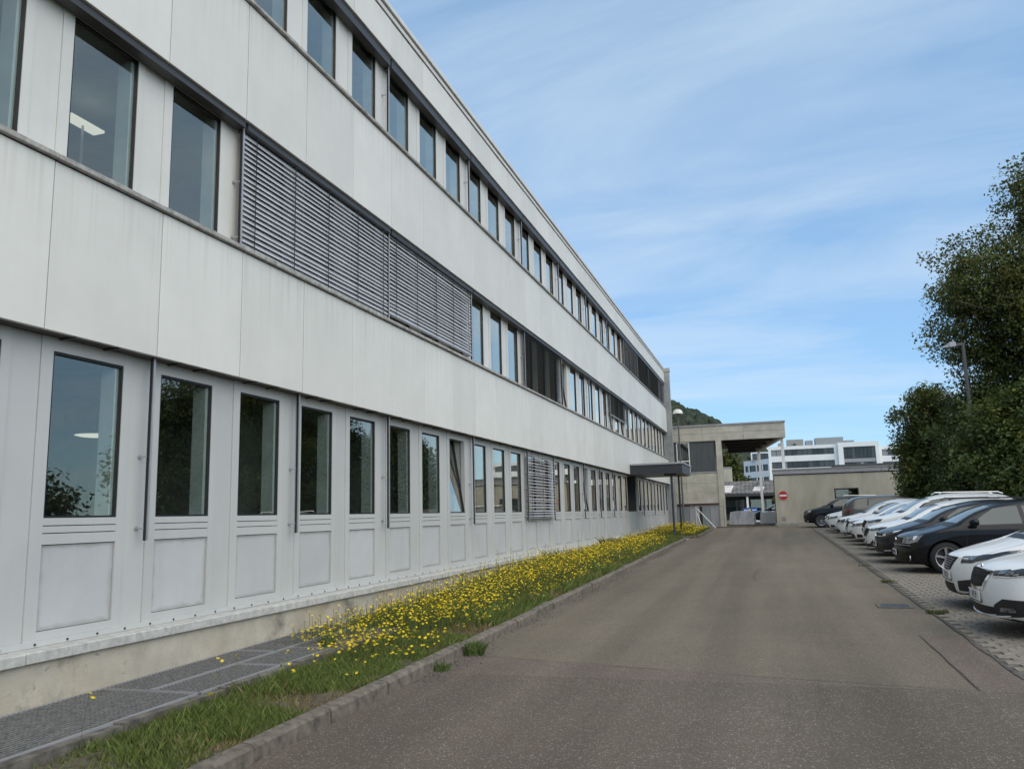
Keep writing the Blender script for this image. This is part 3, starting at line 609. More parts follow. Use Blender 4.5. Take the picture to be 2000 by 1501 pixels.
# entrance canopy
EC = empty('entrance_canopy', (0, 36, 0)); tag(EC, 'flat dark grey entrance canopy on two slim posts', 'canopy')
MB().box(.005, 2.26, 0, 3.7, 3.28, 3.68).build('fascia', 'anthracite', EC); MB().box(.005, 2.32, -.05, 3.75, 3.682, 3.755).build('roof_edge', 'cap_metal', EC)
for y, z in ((.35, .3), (3.35, .3)): MB().tube((1.74, y, z), (1.74, y, 3.28), .045, n=10).build('post', 'anthracite', EC)
MB().box(1.45, 1.95, .2, .5, 3.20, 3.279).build('canopy_light', 'frame_dark', EC)
# ------------------------------------------------------------------ grass, flowers, weeds
def soil_h(x, y): return np.clip(y, -20, 52) * SL + .085
def blades(xs, ys, hs, ws, cols, lean=.5, z0=None):
    n = len(xs); a = RNG.uniform(0, 2 * np.pi, n); z = (soil_h(xs, ys) - .01) if z0 is None else z0; la = RNG.uniform(0, 2 * np.pi, n); ll = RNG.uniform(.1, 1, n) * lean * hs
    v = np.zeros((n, 4, 3)); dx, dy = np.cos(a) * ws / 2, np.sin(a) * ws / 2
    v[:, 0] = np.stack([xs - dx, ys - dy, z], 1); v[:, 1] = np.stack([xs + dx, ys + dy, z], 1)
    mxp = .55; v[:, 2] = np.stack([xs + dx * .7 + np.cos(la) * ll * .35, ys + dy * .7 + np.sin(la) * ll * .35, z + hs * mxp], 1)
    v[:, 3] = np.stack([xs + np.cos(la) * ll, ys + np.sin(la) * ll, z + hs], 1)
    f = np.arange(n)[:, None] * 4 + np.array([[0, 1, 2, 3]]); f = f[:, [0, 1, 2, 3]]
    c = np.repeat(cols, 4, axis=0); return v.reshape(-1, 3), f, c
def vnoise(x, y, s, seed=0):
    r = np.random.default_rng(seed); ph = r.uniform(0, 6.28, 8); k = r.normal(0, s, (8, 2)); o = 0
    for i in range(8): o = o + np.sin(k[i, 0] * x + k[i, 1] * y + ph[i])
    return o / 8 * 1.8
GC = []; GF_ = []; GV = []; base_i = 0
def add_grass(x0, x1, y0, y1, n, hscale):
    global base_i
    xs = RNG.uniform(x0, x1, n); ys = RNG.uniform(y0, y1, n)
    dn = vnoise(xs, ys, 2.2, 3); dry = vnoise(xs, ys, 3.0, 5) + np.where(xs > x1 - .22, .45, 0) - .12
    keep = (dn + RNG.normal(0, .45, n) > -.75) & ~((dry > .75) & (RNG.random(n) < .35)); keep &= ~((xs < 1.24) & (ys < 9.9) & (RNG.random(n) < .6 + .0 * xs))
    xs, ys, dn, dry = xs[keep], ys[keep], dn[keep], dry[keep]; n = len(xs)
    h = (RNG.gamma(5, .011, n) + .018) * hscale * (1 + .35 * dn) * np.where(dry > .6, .6, 1)
    g = RNG.uniform(.65, 1.25, n)[:, None] * np.array([[.155, .210, .045]]); br = RNG.uniform(.7, 1.2, n)[:, None] * np.array([[.30, .235, .12]])
    isdry = (dry + RNG.normal(0, .3, n) > .72)[:, None]; col = np.where(isdry, br, g); yel = (RNG.random(n) < .12)[:, None]; col = np.where(yel, np.array([[.20, .20, .05]]) * RNG.uniform(.7, 1.2, n)[:, None], col)
    w = RNG.uniform(.003, .007, n) * (1 + ys / 22)
    v, f, c = blades(xs, ys, h, w, col, .8); GV.append(v); GF_.append(f + base_i); GC.append(c); base_i += len(v)
add_grass(1.14, 2.25, 2.5, 9.95, 75000, .78); add_grass(.38, 2.25, 9.95, 20, 62000, 1.5); add_grass(.38, 2.25, 20, 35.2, 36000, 1.5); add_grass(.1, 2.57, 37.35, 46.3, 22000, 1.5)
o = obj('grass', np_mesh('grass', np.concatenate(GV), np.concatenate(GF_), np.concatenate(GC)), 'grass'); tag(o, 'green grass with dry tufts in the bed between kerb and facade', 'grass', kind='stuff')
# --- yellow flowers
FP = []
def flower_h(n): return RNG.gamma(7, .022, n) + .06
def scatter(n, x0, x1, y0, y1, dens):
    out = []
    while len(out) < n:
        x = random.uniform(x0, x1); y = random.uniform(y0, y1)
        if random.random() < dens(x, y): out.append((x, y))
    return out
def d1(x, y):
    v = float(vnoise(np.array([x]), np.array([y]), 1.6, 9)[0]); e = min(1, max(0, (2.16 - x) / .35)); s = min(1, max(0.0, (y - 7.2) / 2.0)) * (0 if (x < 1.12 and y < 8.4) else 1); w = (1.0 if x > .45 else .55) * (1 if y < 19 else max(.4, 1 - (y - 19) * .05))
    return (0 if (x < 1.12 and y < 8.4) else .02) + max(0, e * s * w * (0.62 + .6 * v))
for x, y in scatter(11000, .3, 2.2, 7.3, 31.5, d1): FP.append((x, y))
for x, y in scatter(60, 1.2, 2.15, 6.6, 9.0, lambda x, y: .8 if x < 1.9 else .3): FP.append((x, y))
for x, y in scatter(100, .6, 2.0, 31, 35, lambda x, y: .5): FP.append((x, y))
for x, y in scatter(2600, .2, 2.5, 37.4, 46, lambda x, y: .9): FP.append((x, y))
FH = flower_h(len(FP)); SPEC = [(1.33, 4.55, .42), (1.55, 5.55, .20), (1.42, 5.75, .30), (1.30, 6.25, .36), (1.22, 6.15, .36)]
FL = [(x, y, h) for (x, y), h in zip(FP, FH)] + SPEC
FL = [(x, y, h * (.55 if x > 1.9 else 1.0) * (1.15 if y > 9 else 1) * (1 + .35 * min(1, max(0, (y - 10) / 4)) * (1 if y < 20 else .4)) * (.8 if x < .6 else 1)) for x, y, h in FL]
def head_geo(r, cup):
    v = [(0, 0, 0)]; f = []; k = 7
    for i in range(k):
        a = 6.283 * i / k
        for da, rr, zz in ((-.38, .62, .4), (0, 1.0, 1.0), (.38, .62, .4)): v.append((math.cos(a + da) * r * rr, math.sin(a + da) * r * rr, cup * zz))
        f.append((0, 1 + 3 * i, 2 + 3 * i, 3 + 3 * i))
    return np.array(v), np.array(f)
def flower_mesh(seed):
    r = random.Random(seed); mb = MB(); b = Vector((0, 0, 0)); t = Vector((r.uniform(-.1, .1), r.uniform(-.1, .1), 1.0))
    return t
hv, hf = head_geo(1.0, .35)
VAR = []
for s in range(5):
    mb = MB(); r = random.Random(s); t = Vector((r.uniform(-.12, .12), r.uniform(-.12, .12), 1.0)); mid = Vector((t.x * .2, t.y * .2, .5)); mb.path([(0, 0, -.05), mid, t], [.004, .0035, .003], 4); sm = mb.mesh('stem')
    VAR.append((t, sm))
near = sorted(range(len(FL)), key=lambda i: FL[i][0] ** 2 * .2 + FL[i][1] ** 2)
hm = np_mesh('flower_head', hv, hf)
FLG = 'yellow flowers nearest the camera'
for n_, i in enumerate(near[:300]):
    x, y, h = FL[i]; t, sm = VAR[i % 5]; zz = float(soil_h(x, y)); e = None
    r = random.uniform(.014, .021) * (1.25 if i >= len(FP) else 1); 
    st = obj('yellow_flower', sm, 'stem', None, (x, y, zz), (0, 0, random.uniform(0, 6.28)), (h, h, h))
    for j in range(2 if random.random() < .4 else 1):
        obj('flower_head', hm, 'petal', st, (t.x + j * .1, t.y, t.z - j * .06), (random.uniform(-.6, .6), random.uniform(-.6, .6), random.uniform(0, 6)), (r / h, r / h, r / h))
    spec = i - len(FP)
    lab = {0: 'lone yellow flower on a tall bent stem beside the near grating', 1: 'large yellow dandelion head low in the grass by the grating edge', 2: 'yellow flower just above the large dandelion in the grass', 3: 'taller of two yellow flowers standing before the outer grating', 4: 'lower left of two yellow flowers standing before the outer grating'}.get(spec) if spec >= 0 else None
    tag(st, lab or 'small yellow flower on a thin stem in the near end of the flower bed', 'flower', None if lab else FLG)
fv = []; ff = []; fc = 0; sv = []; sf_ = []; sc_ = 0
for i in near[300:]:
    x, y, h = FL[i]; zz = float(soil_h(x, y)); tx, ty = x + random.uniform(-.05, .05), y + random.uniform(-.05, .05); r = random.uniform(.014, .021) * (1 + max(0, y - 12) * .02)
    R_ = np.array(Euler((random.uniform(-.7, .7), random.uniform(-.7, .7), random.uniform(0, 6))).to_matrix()); fv.append((hv * r) @ R_.T + np.array([tx, ty, zz + h])); ff.append(hf + fc); fc += len(hv)
    w = .0022; sv.append(np.array([[x - w, y, zz], [x + w, y, zz], [tx + w, ty, zz + h], [tx - w, ty, zz + h]])); sf_.append(np.array([[0, 1, 2, 3]]) + sc_); sc_ += 4
ms = obj('flower_carpet', np_mesh('flower_carpet', np.concatenate(fv), np.concatenate(ff)), 'petal'); tag(ms, 'dense mass of small yellow flowers along the facade', 'flowers', kind='stuff')
o = obj('flower_stems', np_mesh('flower_stems', np.concatenate(sv), np.concatenate(sf_)), 'stem', ms); o['kind'] = 'stuff'
# --- tufts
def tuft(x, y, n, r, h, label, z, cat='weed', col=(.13, .185, .05), bw=1.0):
    a = RNG.uniform(0, 6.28, n); rr = r * np.sqrt(RNG.random(n)); xs, ys = x + np.cos(a) * rr, y + np.sin(a) * rr
    c = RNG.uniform(.6, 1.4, n)[:, None] * np.array([col]); v, f, c = blades(xs, ys, RNG.uniform(.4, 1, n) * h, RNG.uniform(.010, .022, n) * bw, c, 1.0, np.full(n, z)); m = np_mesh('weed', v - np.array([x, y, z]), f, c); o = obj('weed', m, 'grass', None, (x, y, z)); tag(o, label, cat); return o
tuft(2.46, 9.0, 260, .11, .17, 'larger green weed growing at the kerb foot', gz(9)); tuft(2.43, 8.1, 120, .08, .10, 'small green weed at the kerb foot, left of the larger one', gz(8))
tuft(7.86, 12.9, 160, .16, .07, 'low weed tuft in the joint beside the drain', gz(12.9), col=(.09, .11, .03)); tuft(7.80, 17.3, 120, .14, .07, 'low weed tuft at the paving edge before the dark hatchback', gz(17.3), col=(.09, .10, .03)); tuft(7.80, 21.3, 70, .16, .05, 'farthest low weed tuft at the paving edge', gz(21.3), col=(.09, .10, .03))
tuft(.95, 8.4, 90, .06, .16, 'dark green weed at the corner of the outer grating', gz(8.4) + .15)
tuft(.62, 20.2, 70, .3, .5, 'tall wispy flowering weed against the facade panels', gz(20.2) + .08, col=(.16, .15, .06), bw=.2)
tuft(.55, 27.5, 180, .3, .5, 'wispy weed by the facade nearer the entrance', gz(27.5) + .08, col=(.16, .15, .06), bw=.2)

# --- dirt and grit washed against the kerb
n = 5200; yk = RNG.uniform(7.5, 33, n); xk = 2.385 + RNG.gamma(1.3, .075, n); kp = (vnoise(yk, yk * 0, 1.1, 21) + RNG.normal(0, .4, n) > -.1) & (xk < 3.1); yk, xk = yk[kp], xk[kp]; n = len(xk)
sz = RNG.uniform(.004, .013, n); tet = np.array([[1, 0, 0], [-.5, .87, 0], [-.5, -.87, 0], [0, 0, .9]]); an = RNG.uniform(0, 6.28, n); ca, sa = np.cos(an), np.sin(an)
V4 = np.stack([ca[:, None] * tet[:, 0] - sa[:, None] * tet[:, 1], sa[:, None] * tet[:, 0] + ca[:, None] * tet[:, 1], np.tile(tet[:, 2], (n, 1))], 2) * sz[:, None, None] + np.stack([xk, yk, np.clip(yk, -20, 52) * SL + .007], 1)[:, None, :]
o = obj('kerb_grit', np_mesh('kerb_grit', V4.reshape(-1, 3), (np.arange(n)[:, None, None] * 4 + np.array([[0, 1, 3], [1, 2, 3], [2, 0, 3]])[None]).reshape(-1, 3)), 'gravel'); tag(o, 'dark grit and leaf litter washed against the kerb foot', 'grit', kind='stuff')
# ------------------------------------------------------------------ trees and shrubs
def foliage(lobes, n_cl, per, leaf, col, shell=.55, jitter=.34, seed=1, low=None):
    r = np.random.default_rng(seed); L = np.array(lobes, float); vol = L[:, 3] * L[:, 4] * L[:, 5]; pick = r.choice(len(L), n_cl, p=vol / vol.sum())
    d = r.normal(0, 1, (n_cl, 3)); d /= np.linalg.norm(d, axis=1)[:, None]; rad = (shell + (1 - shell) * r.random(n_cl)) * (1 + .10 * r.normal(0, 1, n_cl))
    c = L[pick, :3] + d * rad[:, None] * L[pick, 3:6]
    if low is not None: c[:, 2] = np.maximum(c[:, 2], low + r.random(n_cl) * .6)
    cb = r.uniform(.6, 1.35, n_cl); ct = r.random(n_cl)
    n = n_cl * per; ci = np.repeat(np.arange(n_cl), per); off = r.normal(0, 1, (n, 3)); off = off / np.linalg.norm(off, axis=1)[:, None] * (r.random(n) ** .45)[:, None] * jitter * 1.75 * np.array([1, 1, .72]); p = c[ci] + off
    nr = r.normal(0, 1, (n, 3)) + np.array([0, 0, 1.1]) + d[ci] * .5; nr /= np.linalg.norm(nr, axis=1)[:, None]; u = np.cross(nr, r.normal(0, 1, (n, 3))); u /= np.linalg.norm(u, axis=1)[:, None] + 1e-9; w = np.cross(nr, u)
    s = leaf * r.uniform(.6, 1.3, n)[:, None]; v = np.zeros((n, 4, 3)); v[:, 0] = p - u * s * .55; v[:, 1] = p + w * s * .30 + nr * s * .08; v[:, 2] = p + u * s * .55; v[:, 3] = p - w * s * .30 + nr * s * .08
    cc = np.array(col)[None, :] * (cb[ci] * r.uniform(.75, 1.25, n))[:, None] * np.where((ct[ci] < .12)[:, None], np.array([[1.5, 1.15, .7]]), 1.0)
    return v.reshape(-1, 3), np.arange(n * 4).reshape(n, 4), np.repeat(cc, 4, axis=0)
def tree(name, base, lobes, label, cat, n_cl, per, leaf, col, trunk_r=.2, seed=1, group=None, shell=.55, jitter=.34, trunks=1):
    e = empty(name, base); B = Vector(base); r = random.Random(seed)
    for t_ in range(trunks):
        mb = MB(); ox, oy = (0, 0) if trunks == 1 else (r.uniform(-.4, .4), r.uniform(-.4, .4)); top = max(lobes, key=lambda l: l[2]); P0 = Vector((ox, oy, -.2)); P1 = Vector((ox * 1.2, oy * 1.2, (top[2] - B.z) * .45)); P2 = Vector((top[0] - B.x, top[1] - B.y, top[2] - B.z))
        mb.path([P0, P0.lerp(P1, .5) + Vector((r.uniform(-.1, .1), r.uniform(-.1, .1), 0)), P1, P1.lerp(P2, .5), P2], [trunk_r * 1.25, trunk_r, trunk_r * .8, trunk_r * .5, trunk_r * .15], 9)
        for l in lobes:
            s = P0.lerp(P1, r.uniform(.45, 1)); q = Vector((l[0] - B.x, l[1] - B.y, l[2] - B.z)); mb.path([s, s.lerp(q, .5) + Vector((0, 0, .2)), q], [trunk_r * .45, trunk_r * .28, trunk_r * .08], 6)
            for _ in range(3):
                q2 = q + Vector((r.gauss(0, 1) * l[3] * .55, r.gauss(0, 1) * l[4] * .55, r.gauss(0, .7) * l[5] * .55)); mb.path([q.lerp(s, .3), q2], [trunk_r * .16, trunk_r * .04], 5)
        mb.build('trunk', 'bark', e, smooth=True)
    v, f, c = foliage(lobes, n_cl, per, leaf, col, shell, jitter, seed); o = obj('crown', np_mesh('crown', v - np.array(base), f, c), 'leaf', e); tag(e, label, cat, group); return e
GRN = (.135, .155, .045); GRN2 = (.112, .142, .038); GRN3 = (.090, .120, .036)
tree('deciduous_tree', (17.2, 35.5, .45), [(16.8, 35, 8.5, 3.2, 3.4, 2.8), (14.3, 34.5, 10.2, 2.0, 2.2, 1.9), (17.4, 35, 12.0, 2.6, 2.6, 2.4), (13.8, 35.5, 8.2, 1.6, 1.8, 1.6), (16.4, 34, 13.3, 1.6, 1.6, 1.3), (13.4, 36, 9.9, 1.1, 1.2, .9), (19.0, 36, 10, 2.6, 2.8, 3.6), (14.9, 36.0, 6.4, 1.9, 1.9, 1.8), (18.5, 34, 13.8, 1.6, 1.6, 1.6)], 'tallest tree, loose olive-green crown above the right hedge', 'tree', 3700, 46, .125, GRN, .3, 3, shell=.35, jitter=.29)
tree('shrub', (12.9, 40.5, .5), [(12.9, 40.3, 3.3, 1.5, 1.8, 2.3), (11.95, 40, 5.45, .75, .9, .75), (13.1, 41, 6.1, .9, 1.0, .9), (12.5, 40.0, 2.2, 1.2, 1.5, 1.4), (11.75, 39.8, 4.3, .6, .8, .6), (12.5, 40.2, 6.3, .5, .6, .6), (13.9, 41, 5.4, 1.0, 1.1, 1.0)], 'leafy shrub overhanging the beige garage wall', 'shrub', 1200, 40, .14, GRN2, .09, 4, 'shrubs behind the parked cars', .55, .28, 3)
tree('shrub', (14.3, 36.8, .45), [(14.0, 36.6, 3.2, 1.8, 1.7, 2.6), (13.5, 36, 2.2, 1.4, 1.5, 1.7), (14.4, 36.8, 5.2, 1.5, 1.5, 1.2)], 'dense dark shrub below the street lamp', 'shrub', 1100, 40, .14, GRN3, .09, 5, 'shrubs behind the parked cars', .55, .28, 3)
tree('shrub', (14.6, 31.6, .4), [(14.6, 31.4, 2.6, 1.7, 2.0, 2.2), (14.0, 31.0, 1.9, 1.2, 1.6, 1.5), (14.9, 32.3, 4.6, 1.5, 1.6, 1.5), (13.0, 32.0, 3.6, .85, .9, 1.7)], 'bright green shrub filling the right picture edge above the cars', 'shrub', 1100, 40, .14, (.105, .145, .040), .09, 6, 'shrubs behind the parked cars', .55, .28, 3)
tree('shrub', (16.6, 31.6, .4), [(16.3, 31.4, 4.4, 1.7, 2.0, 2.4), (16.8, 32, 6.6, 1.6, 1.6, 1.6)], 'upper green shrub at the right edge under the tall tree', 'shrub', 900, 40, .14, GRN2, .1, 8, 'shrubs behind the parked cars', .5, .3, 2)
tree('shrub', (14.0, 45.8, .55), [(14.2, 45.6, 2.8, 1.7, 2.2, 2.4), (14.4, 46, 4.8, 1.5, 1.7, 1.5)], 'shrub in the corner against the garage wall', 'shrub', 650, 40, .14, GRN3, .09, 9, 'shrubs behind the parked cars', .55, .3, 2)
# vegetation right of the frame, mirrored in the ground floor glass
tree('hedge_shrub', (14.6, 24.5, .3), [(14.8, 24.6, 3.4, 1.5, 1.6, 2.6), (14.6, 25.0, 5.6, 1.2, 1.2, 1.3)], 'young tree mirrored in the second ground floor window', 'tree', 420, 32, .17, GRN2, .1, 12)
tree('hedge_shrub', (14.8, 18.6, .25), [(14.8, 18.2, 1.8, 1.8, 2.2, 1.7)], 'low round bush mirrored in the first ground floor window', 'shrub', 330, 32, .17, GRN3, .1, 13)
tree('hedge_shrub', (19.5, 33.0, .3), [(19.4, 33, 4.4, 2.4, 2.2, 3.8), (19.2, 33.4, 8.2, 1.8, 1.8, 1.8)], 'tall dark tree mirrored in the third ground floor window', 'tree', 620, 34, .19, GRN3, .16, 14)
# ------------------------------------------------------------------ garage, raised canopy building, yard
GA = empty('garage', (6.1, 51.5, .6)); tag(GA, 'low beige rendered garage with grey metal roof edge behind the cars', 'building')
def gb(*a, **k): return MB().box(*a, **k)
def loc_box(parent, x0, x1, y0, y1, z0, z1, name, mat, bevel=0):
    L = parent.location; return MB().box(x0 - L.x, x1 - L.x, y0 - L.y, y1 - L.y, z0 - L.z, z1 - L.z).build(name, mat, parent, bevel=bevel)
w0, w1, wz0, wz1 = 9.40, 10.72, 1.5, 2.74
wm_ = MB(); L = GA.location
for (a, b, c, d) in ((6.1, w0, .3, 3.66), (w1, 24, .3, 3.66), (w0, w1, .3, wz0), (w0, w1, wz1, 3.66)): wm_.box(a - L.x, b - L.x, 0, .25, c - L.z, d - L.z)
wm_.box(6.1 - L.x, 6.35 - L.x, .25, 9, .3 - L.z, 3.66 - L.z); wm_.build('wall', 'stucco', GA)
loc_box(GA, 6.1, 24, 51.5, 60.5, 3.60, 3.655, 'roof', 'concrete'); loc_box(GA, 6.0, 24, 51.42, 51.49, .3, .80, 'plinth', 'concrete')
for i in range(6): x = 6.02 + i * 3.0; loc_box(GA, x, x + 2.985, 51.43, 51.60, 3.662, 3.90, 'roof_edge', 'cap_metal'); loc_box(GA, x, x + 2.99, 51.40, 51.72, 3.903, 3.97, 'roof_cap', 'concrete')
loc_box(GA, 9.6, 24, 52.5, 60, 3.66, 4.15, 'roof_upstand', 'slate_panel')
wn = loc_box(GA, w0, w0 + .07, 51.52, 51.62, wz0, wz1, 'window', 'frame_dark')
for a, b, c, d in ((w1 - .07, w1, wz0, wz1), (w0 + .07, w1 - .07, wz1 - .07, wz1), (w0 + .07, w1 - .07, wz0, wz0 + .07)):
    o = loc_box(GA, a, b, 51.52, 51.62, c, d, 'window_frame', 'frame_dark'); o.parent = wn
o = loc_box(GA, w0 + .07, w1 - .07, 51.57, 51.58, wz0 + .07, wz1 - .07, 'pane', 'glass'); o.parent = wn
o = loc_box(GA, w0 - .3, w1 + .3, 52.4, 52.5, 1.2, 3.0, 'inner_wall', 'pit')
vg = loc_box(GA, 6.40, 6.62, 51.485, 51.498, .95, 1.17, 'vent', 'cap_metal')
for i in range(5): o = loc_box(GA, 6.42, 6.60, 51.478, 51.485, .97 + i * .04, .985 + i * .04, 'vent_slat', 'concrete'); o.parent = vg
# no entry sign
e = empty('no_entry_sign', (6.55, 51.47, 2.42)); MB().tube((0, 0, 0), (0, .012, 0), .27, n=32).build('disc', 'sign_red', e); MB().box(-.205, .205, -.004, -.001, -.052, .052).build('bar', 'white_paint', e)
MB().lathe([(.262, -.003), (.27, -.003), (.27, 0), (.262, 0)], 32, 'y').build('rim', 'white_paint', e); tag(e, 'round red no-entry sign with white bar on the garage wall', 'sign')
# raised concrete building with canopy
PT = empty('raised_building', (0, 52.5, .65)); tag(PT, 'beige concrete building with a wide flat roof carried on white columns', 'building')
L = PT.location
def skew(y): return -(y - 52.5) * .13
for i in range(4):
    for j, (z0, z1) in enumerate(((5.95, 6.42), (6.43, 6.88))): x = -3 + i * 2.5; loc_box(PT, x, min(x + 2.49, 6.96), 52.5, 52.72, z0, z1, 'fascia_panel', 'precast', .006)
loc_box(PT, -3, 7.0, 52.44, 52.8, 6.883, 6.98, 'roof_edge', 'cap_metal')
def slab(pts, z0, z1, name, mat):
    n = len(pts); mb = MB(); mb.v = [(x - L.x, y - L.y, z0 - L.z) for x, y in pts] + [(x - L.x, y - L.y, z1 - L.z) for x, y in pts]; mb.f = [tuple(range(n))[::-1], tuple(range(n, 2 * n))] + [(i, (i + 1) % n, n + (i + 1) % n, n + i) for i in range(n)]; return mb.build(name, mat, PT)
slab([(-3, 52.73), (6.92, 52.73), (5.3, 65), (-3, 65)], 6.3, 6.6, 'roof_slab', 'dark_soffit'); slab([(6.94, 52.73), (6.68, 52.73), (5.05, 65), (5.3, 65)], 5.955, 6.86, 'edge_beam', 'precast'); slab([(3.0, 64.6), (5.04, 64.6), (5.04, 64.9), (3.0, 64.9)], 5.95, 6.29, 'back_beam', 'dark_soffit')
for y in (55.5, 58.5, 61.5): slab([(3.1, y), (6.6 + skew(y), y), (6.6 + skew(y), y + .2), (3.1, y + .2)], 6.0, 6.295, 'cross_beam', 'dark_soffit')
loc_box(PT, 2.79, 3.13, 52.5, 53.2, .5, 5.945, 'pier', 'precast'); slab([(2.1, 53.2), (2.4, 53.2), (2.4, 65), (2.1, 65)], .6, 6.29, 'side_wall', 'stucco')
for i, (z0, z1) in enumerate(((2.10, 2.72), (2.73, 3.35), (3.36, 3.97))): 
    for j in range(3): x = -3 + j * 1.93; loc_box(PT, x, x + 1.92, 52.56, 52.76, z0, z1, 'wall_panel', 'precast', .005)
for j in range(4): x = 1.18 + j * .378; loc_box(PT, x, x + .372, 52.60, 52.76, 4.05, 5.93, 'slate_cladding', 'slate_panel')
loc_box(PT, -3, .33, 52.60, 52.76, 4.05, 5.93, 'slate_cladding', 'slate_panel'); loc_box(PT, -3, 2.785, 52.52, 52.76, 3.975, 4.045, 'sill', 'cap_metal')
wn = loc_box(PT, .35, .41, 52.56, 52.70, 4.05, 5.93, 'window', 'white_paint')
for a, b, c, d in ((1.10, 1.16, 4.05, 5.93), (.41, 1.10, 5.87, 5.93), (.41, 1.10, 4.72, 4.78), (.41, 1.10, 4.05, 4.11)):
    o = loc_box(PT, a, b, 52.56, 52.70, c, d, 'window_frame', 'white_paint'); o.parent = wn
for c, d in ((4.11, 4.72), (4.78, 5.87)): o = loc_box(PT, .41, 1.10, 52.64, 52.65, c, d, 'pane', 'glass'); o.parent = wn
loc_box(PT, .35, 1.16, 53.2, 53.25, 4.05, 5.93, 'inner_wall', 'slate_panel')
loc_box(PT, -3, 2.785, 52.55, 52.74, 1.97, 2.095, 'lintel', 'rust_band')
for x0, x1, mt in ((.2, .93, 'steel_door2'), (.95, 1.55, 'steel_door'), (1.72, 2.2, 'steel_door2'), (2.22, 2.78, 'steel_door')):
    dpart = loc_box(PT, x0, x1, 52.62, 52.72, .62, 1.96, 'garage_door', mt)
    for i in range(3): x = x0 + (x1 - x0) * (i + 1) / 4; o = loc_box(PT, x - .01, x + .01, 52.61, 52.619, .64, 1.94, 'door_rib', mt); o.parent = dpart
loc_box(PT, -3, 2.785, 52.73, 52.95, .5, 1.96, 'back_panel', 'pit')
for (x, y) in ((5.25, 64.2), (6.75, 53.6)): loc_box(PT, x - .09, x + .09, y - .09, y + .09, .5, 5.95, 'column', 'white_paint')
# low step at the end of the lane
o = MB().box(2.6, 6.1, 50.6, 50.75, .3, .70).build('low_kerb', 'kerb'); tag(o, 'low concrete edge closing the lane at the far end', kind='structure')
# mesh fence with brace
FE = empty('mesh_fence', (1.55, 50.2, .62)); 
for x in (0, 1.6): MB().tube((x, 0, 0), (x, 0, 1.32), .018).build('post', 'white_paint' if x == 0 else 'galv', FE)
MB().tube((0, 0, 1.30), (1.6, 0, 1.30), .018).build('top_rail', 'galv', FE); MB().tube((.08, -.02, 1.15), (1.12, -.6, .02), .022).build('brace', 'white_paint', FE); MB().tube((.05, -.02, .9), (.35, -.5, .02), .016).build('brace', 'white_paint', FE)
fm = MB()
for i in range(20): fm.tube((.04 + i * .08, 0, .05), (.04 + i * .08, 0, 1.29), .004, n=4)
for i in range(9): fm.tube((0, .006, .08 + i * .15), (1.6, .006, .08 + i * .15), .004, n=4)
fm.build('mesh_wires', 'galv', FE)['kind'] = 'stuff'; tag(FE, 'grey wire mesh fence panel with white diagonal brace at the lane end', 'fence')
# street lamps
e = empty('street_lamp', (.88, 49.4, .6)); MB().path([(0, 0, 0), (0, 0, 1.3), (0, 0, 6.7)], [.085, .055, .04], 10).build('post', 'post', e); MB().lathe([(.05, 6.62), (.11, 6.72), (.13, 6.80), (.0, 6.82)], 16).build('lamp_base', 'post', e); MB().lathe([(.30, 6.80), (.29, 6.90), (.22, 7.02), (.10, 7.08), (0, 7.09)], 20).build('lamp_dome', 'white_plastic', e, smooth=True); tag(e, 'slim lamp post with white dome head at the end of the facade', 'street lamp')
e = empty('street_lamp', (13.03, 33.5, .42)); MB().path([(0, 0, 0), (0, 0, 7.10)], [.085, .06], 12).build('post', 'post', e); MB().box(-.45, .05, -.05, .05, 7.05, 7.15).build('arm', 'post', e)
mb = MB(); b = [( -.85, 0, 7.01), (-.45, -.14, 7.01), (-.25, -.12, 7.03), (-.25, .12, 7.03), (-.45, .14, 7.01)]; t = [(-.6, 0, 7.10), (-.45, -.07, 7.21), (-.25, -.07, 7.21), (-.25, .07, 7.21), (-.45, .07, 7.21)]; mb.v = b + t; mb.f = [(0, 1, 2, 3, 4), (9, 8, 7, 6, 5)] + [(i, 5 + i, 5 + (i + 1) % 5, (i + 1) % 5) for i in range(5)]; mb.build('lamp_head', 'cap_metal', e); tag(e, 'grey street lamp with flat angled head rising from the shrubs', 'street lamp')
# ------------------------------------------------------------------ behind the raised building
# low shed with corrugated roof
SH = empty('shed', (4, 84, .65)); tag(SH, 'low dark shed with grey corrugated roof behind the yard', 'shed')
rf = MB(); n = 90
for i in range(n + 1):
    x = -9 + 18 * i / n; h = .05 * (i % 2); rf.v += [(x, 0, 2.55 + h), (x, 4.5, 3.9 + h)]
rf.f = [(2 * i, 2 * i + 2, 2 * i + 3, 2 * i + 1) for i in range(n)]; rf.build('roof', 'roof_sheet', SH)
for (x, y, w_, d_) in ((-5.0, .2, 3.2, 2.6), (.2, .5, 1.0, 1.5), (2.2, .1, .9, .8), (4.4, .8, .7, 1.2)):
    mb = MB(); mb.poly([(x, y, 2.63 + y * .3), (x + w_, y, 2.63 + y * .3), (x + w_ + .2, y + d_, 2.63 + (y + d_) * .3), (x + .2, y + d_, 2.63 + (y + d_) * .3)]); mb.build('roof_sheet', 'roof_sheet_light', SH)
MB().box(-9, 9, -.02, .1, 2.30, 2.54).build('eaves_board', 'pelmet', SH); MB().box(-9, 9, 4.0, 4.2, 0, 3.6).build('rear_wall', 'slate_panel', SH)
for i in range(7): MB().box(-8.5 + i * 2.7, -8.3 + i * 2.7, .15, .35, 0, 2.3).build('post', 'white_paint', SH)
for i in range(6): MB().box(-8.2 + i * 2.7, -5.9 + i * 2.7, 3.6, 3.7, .6, 2.0).build('pane', 'glass', SH)
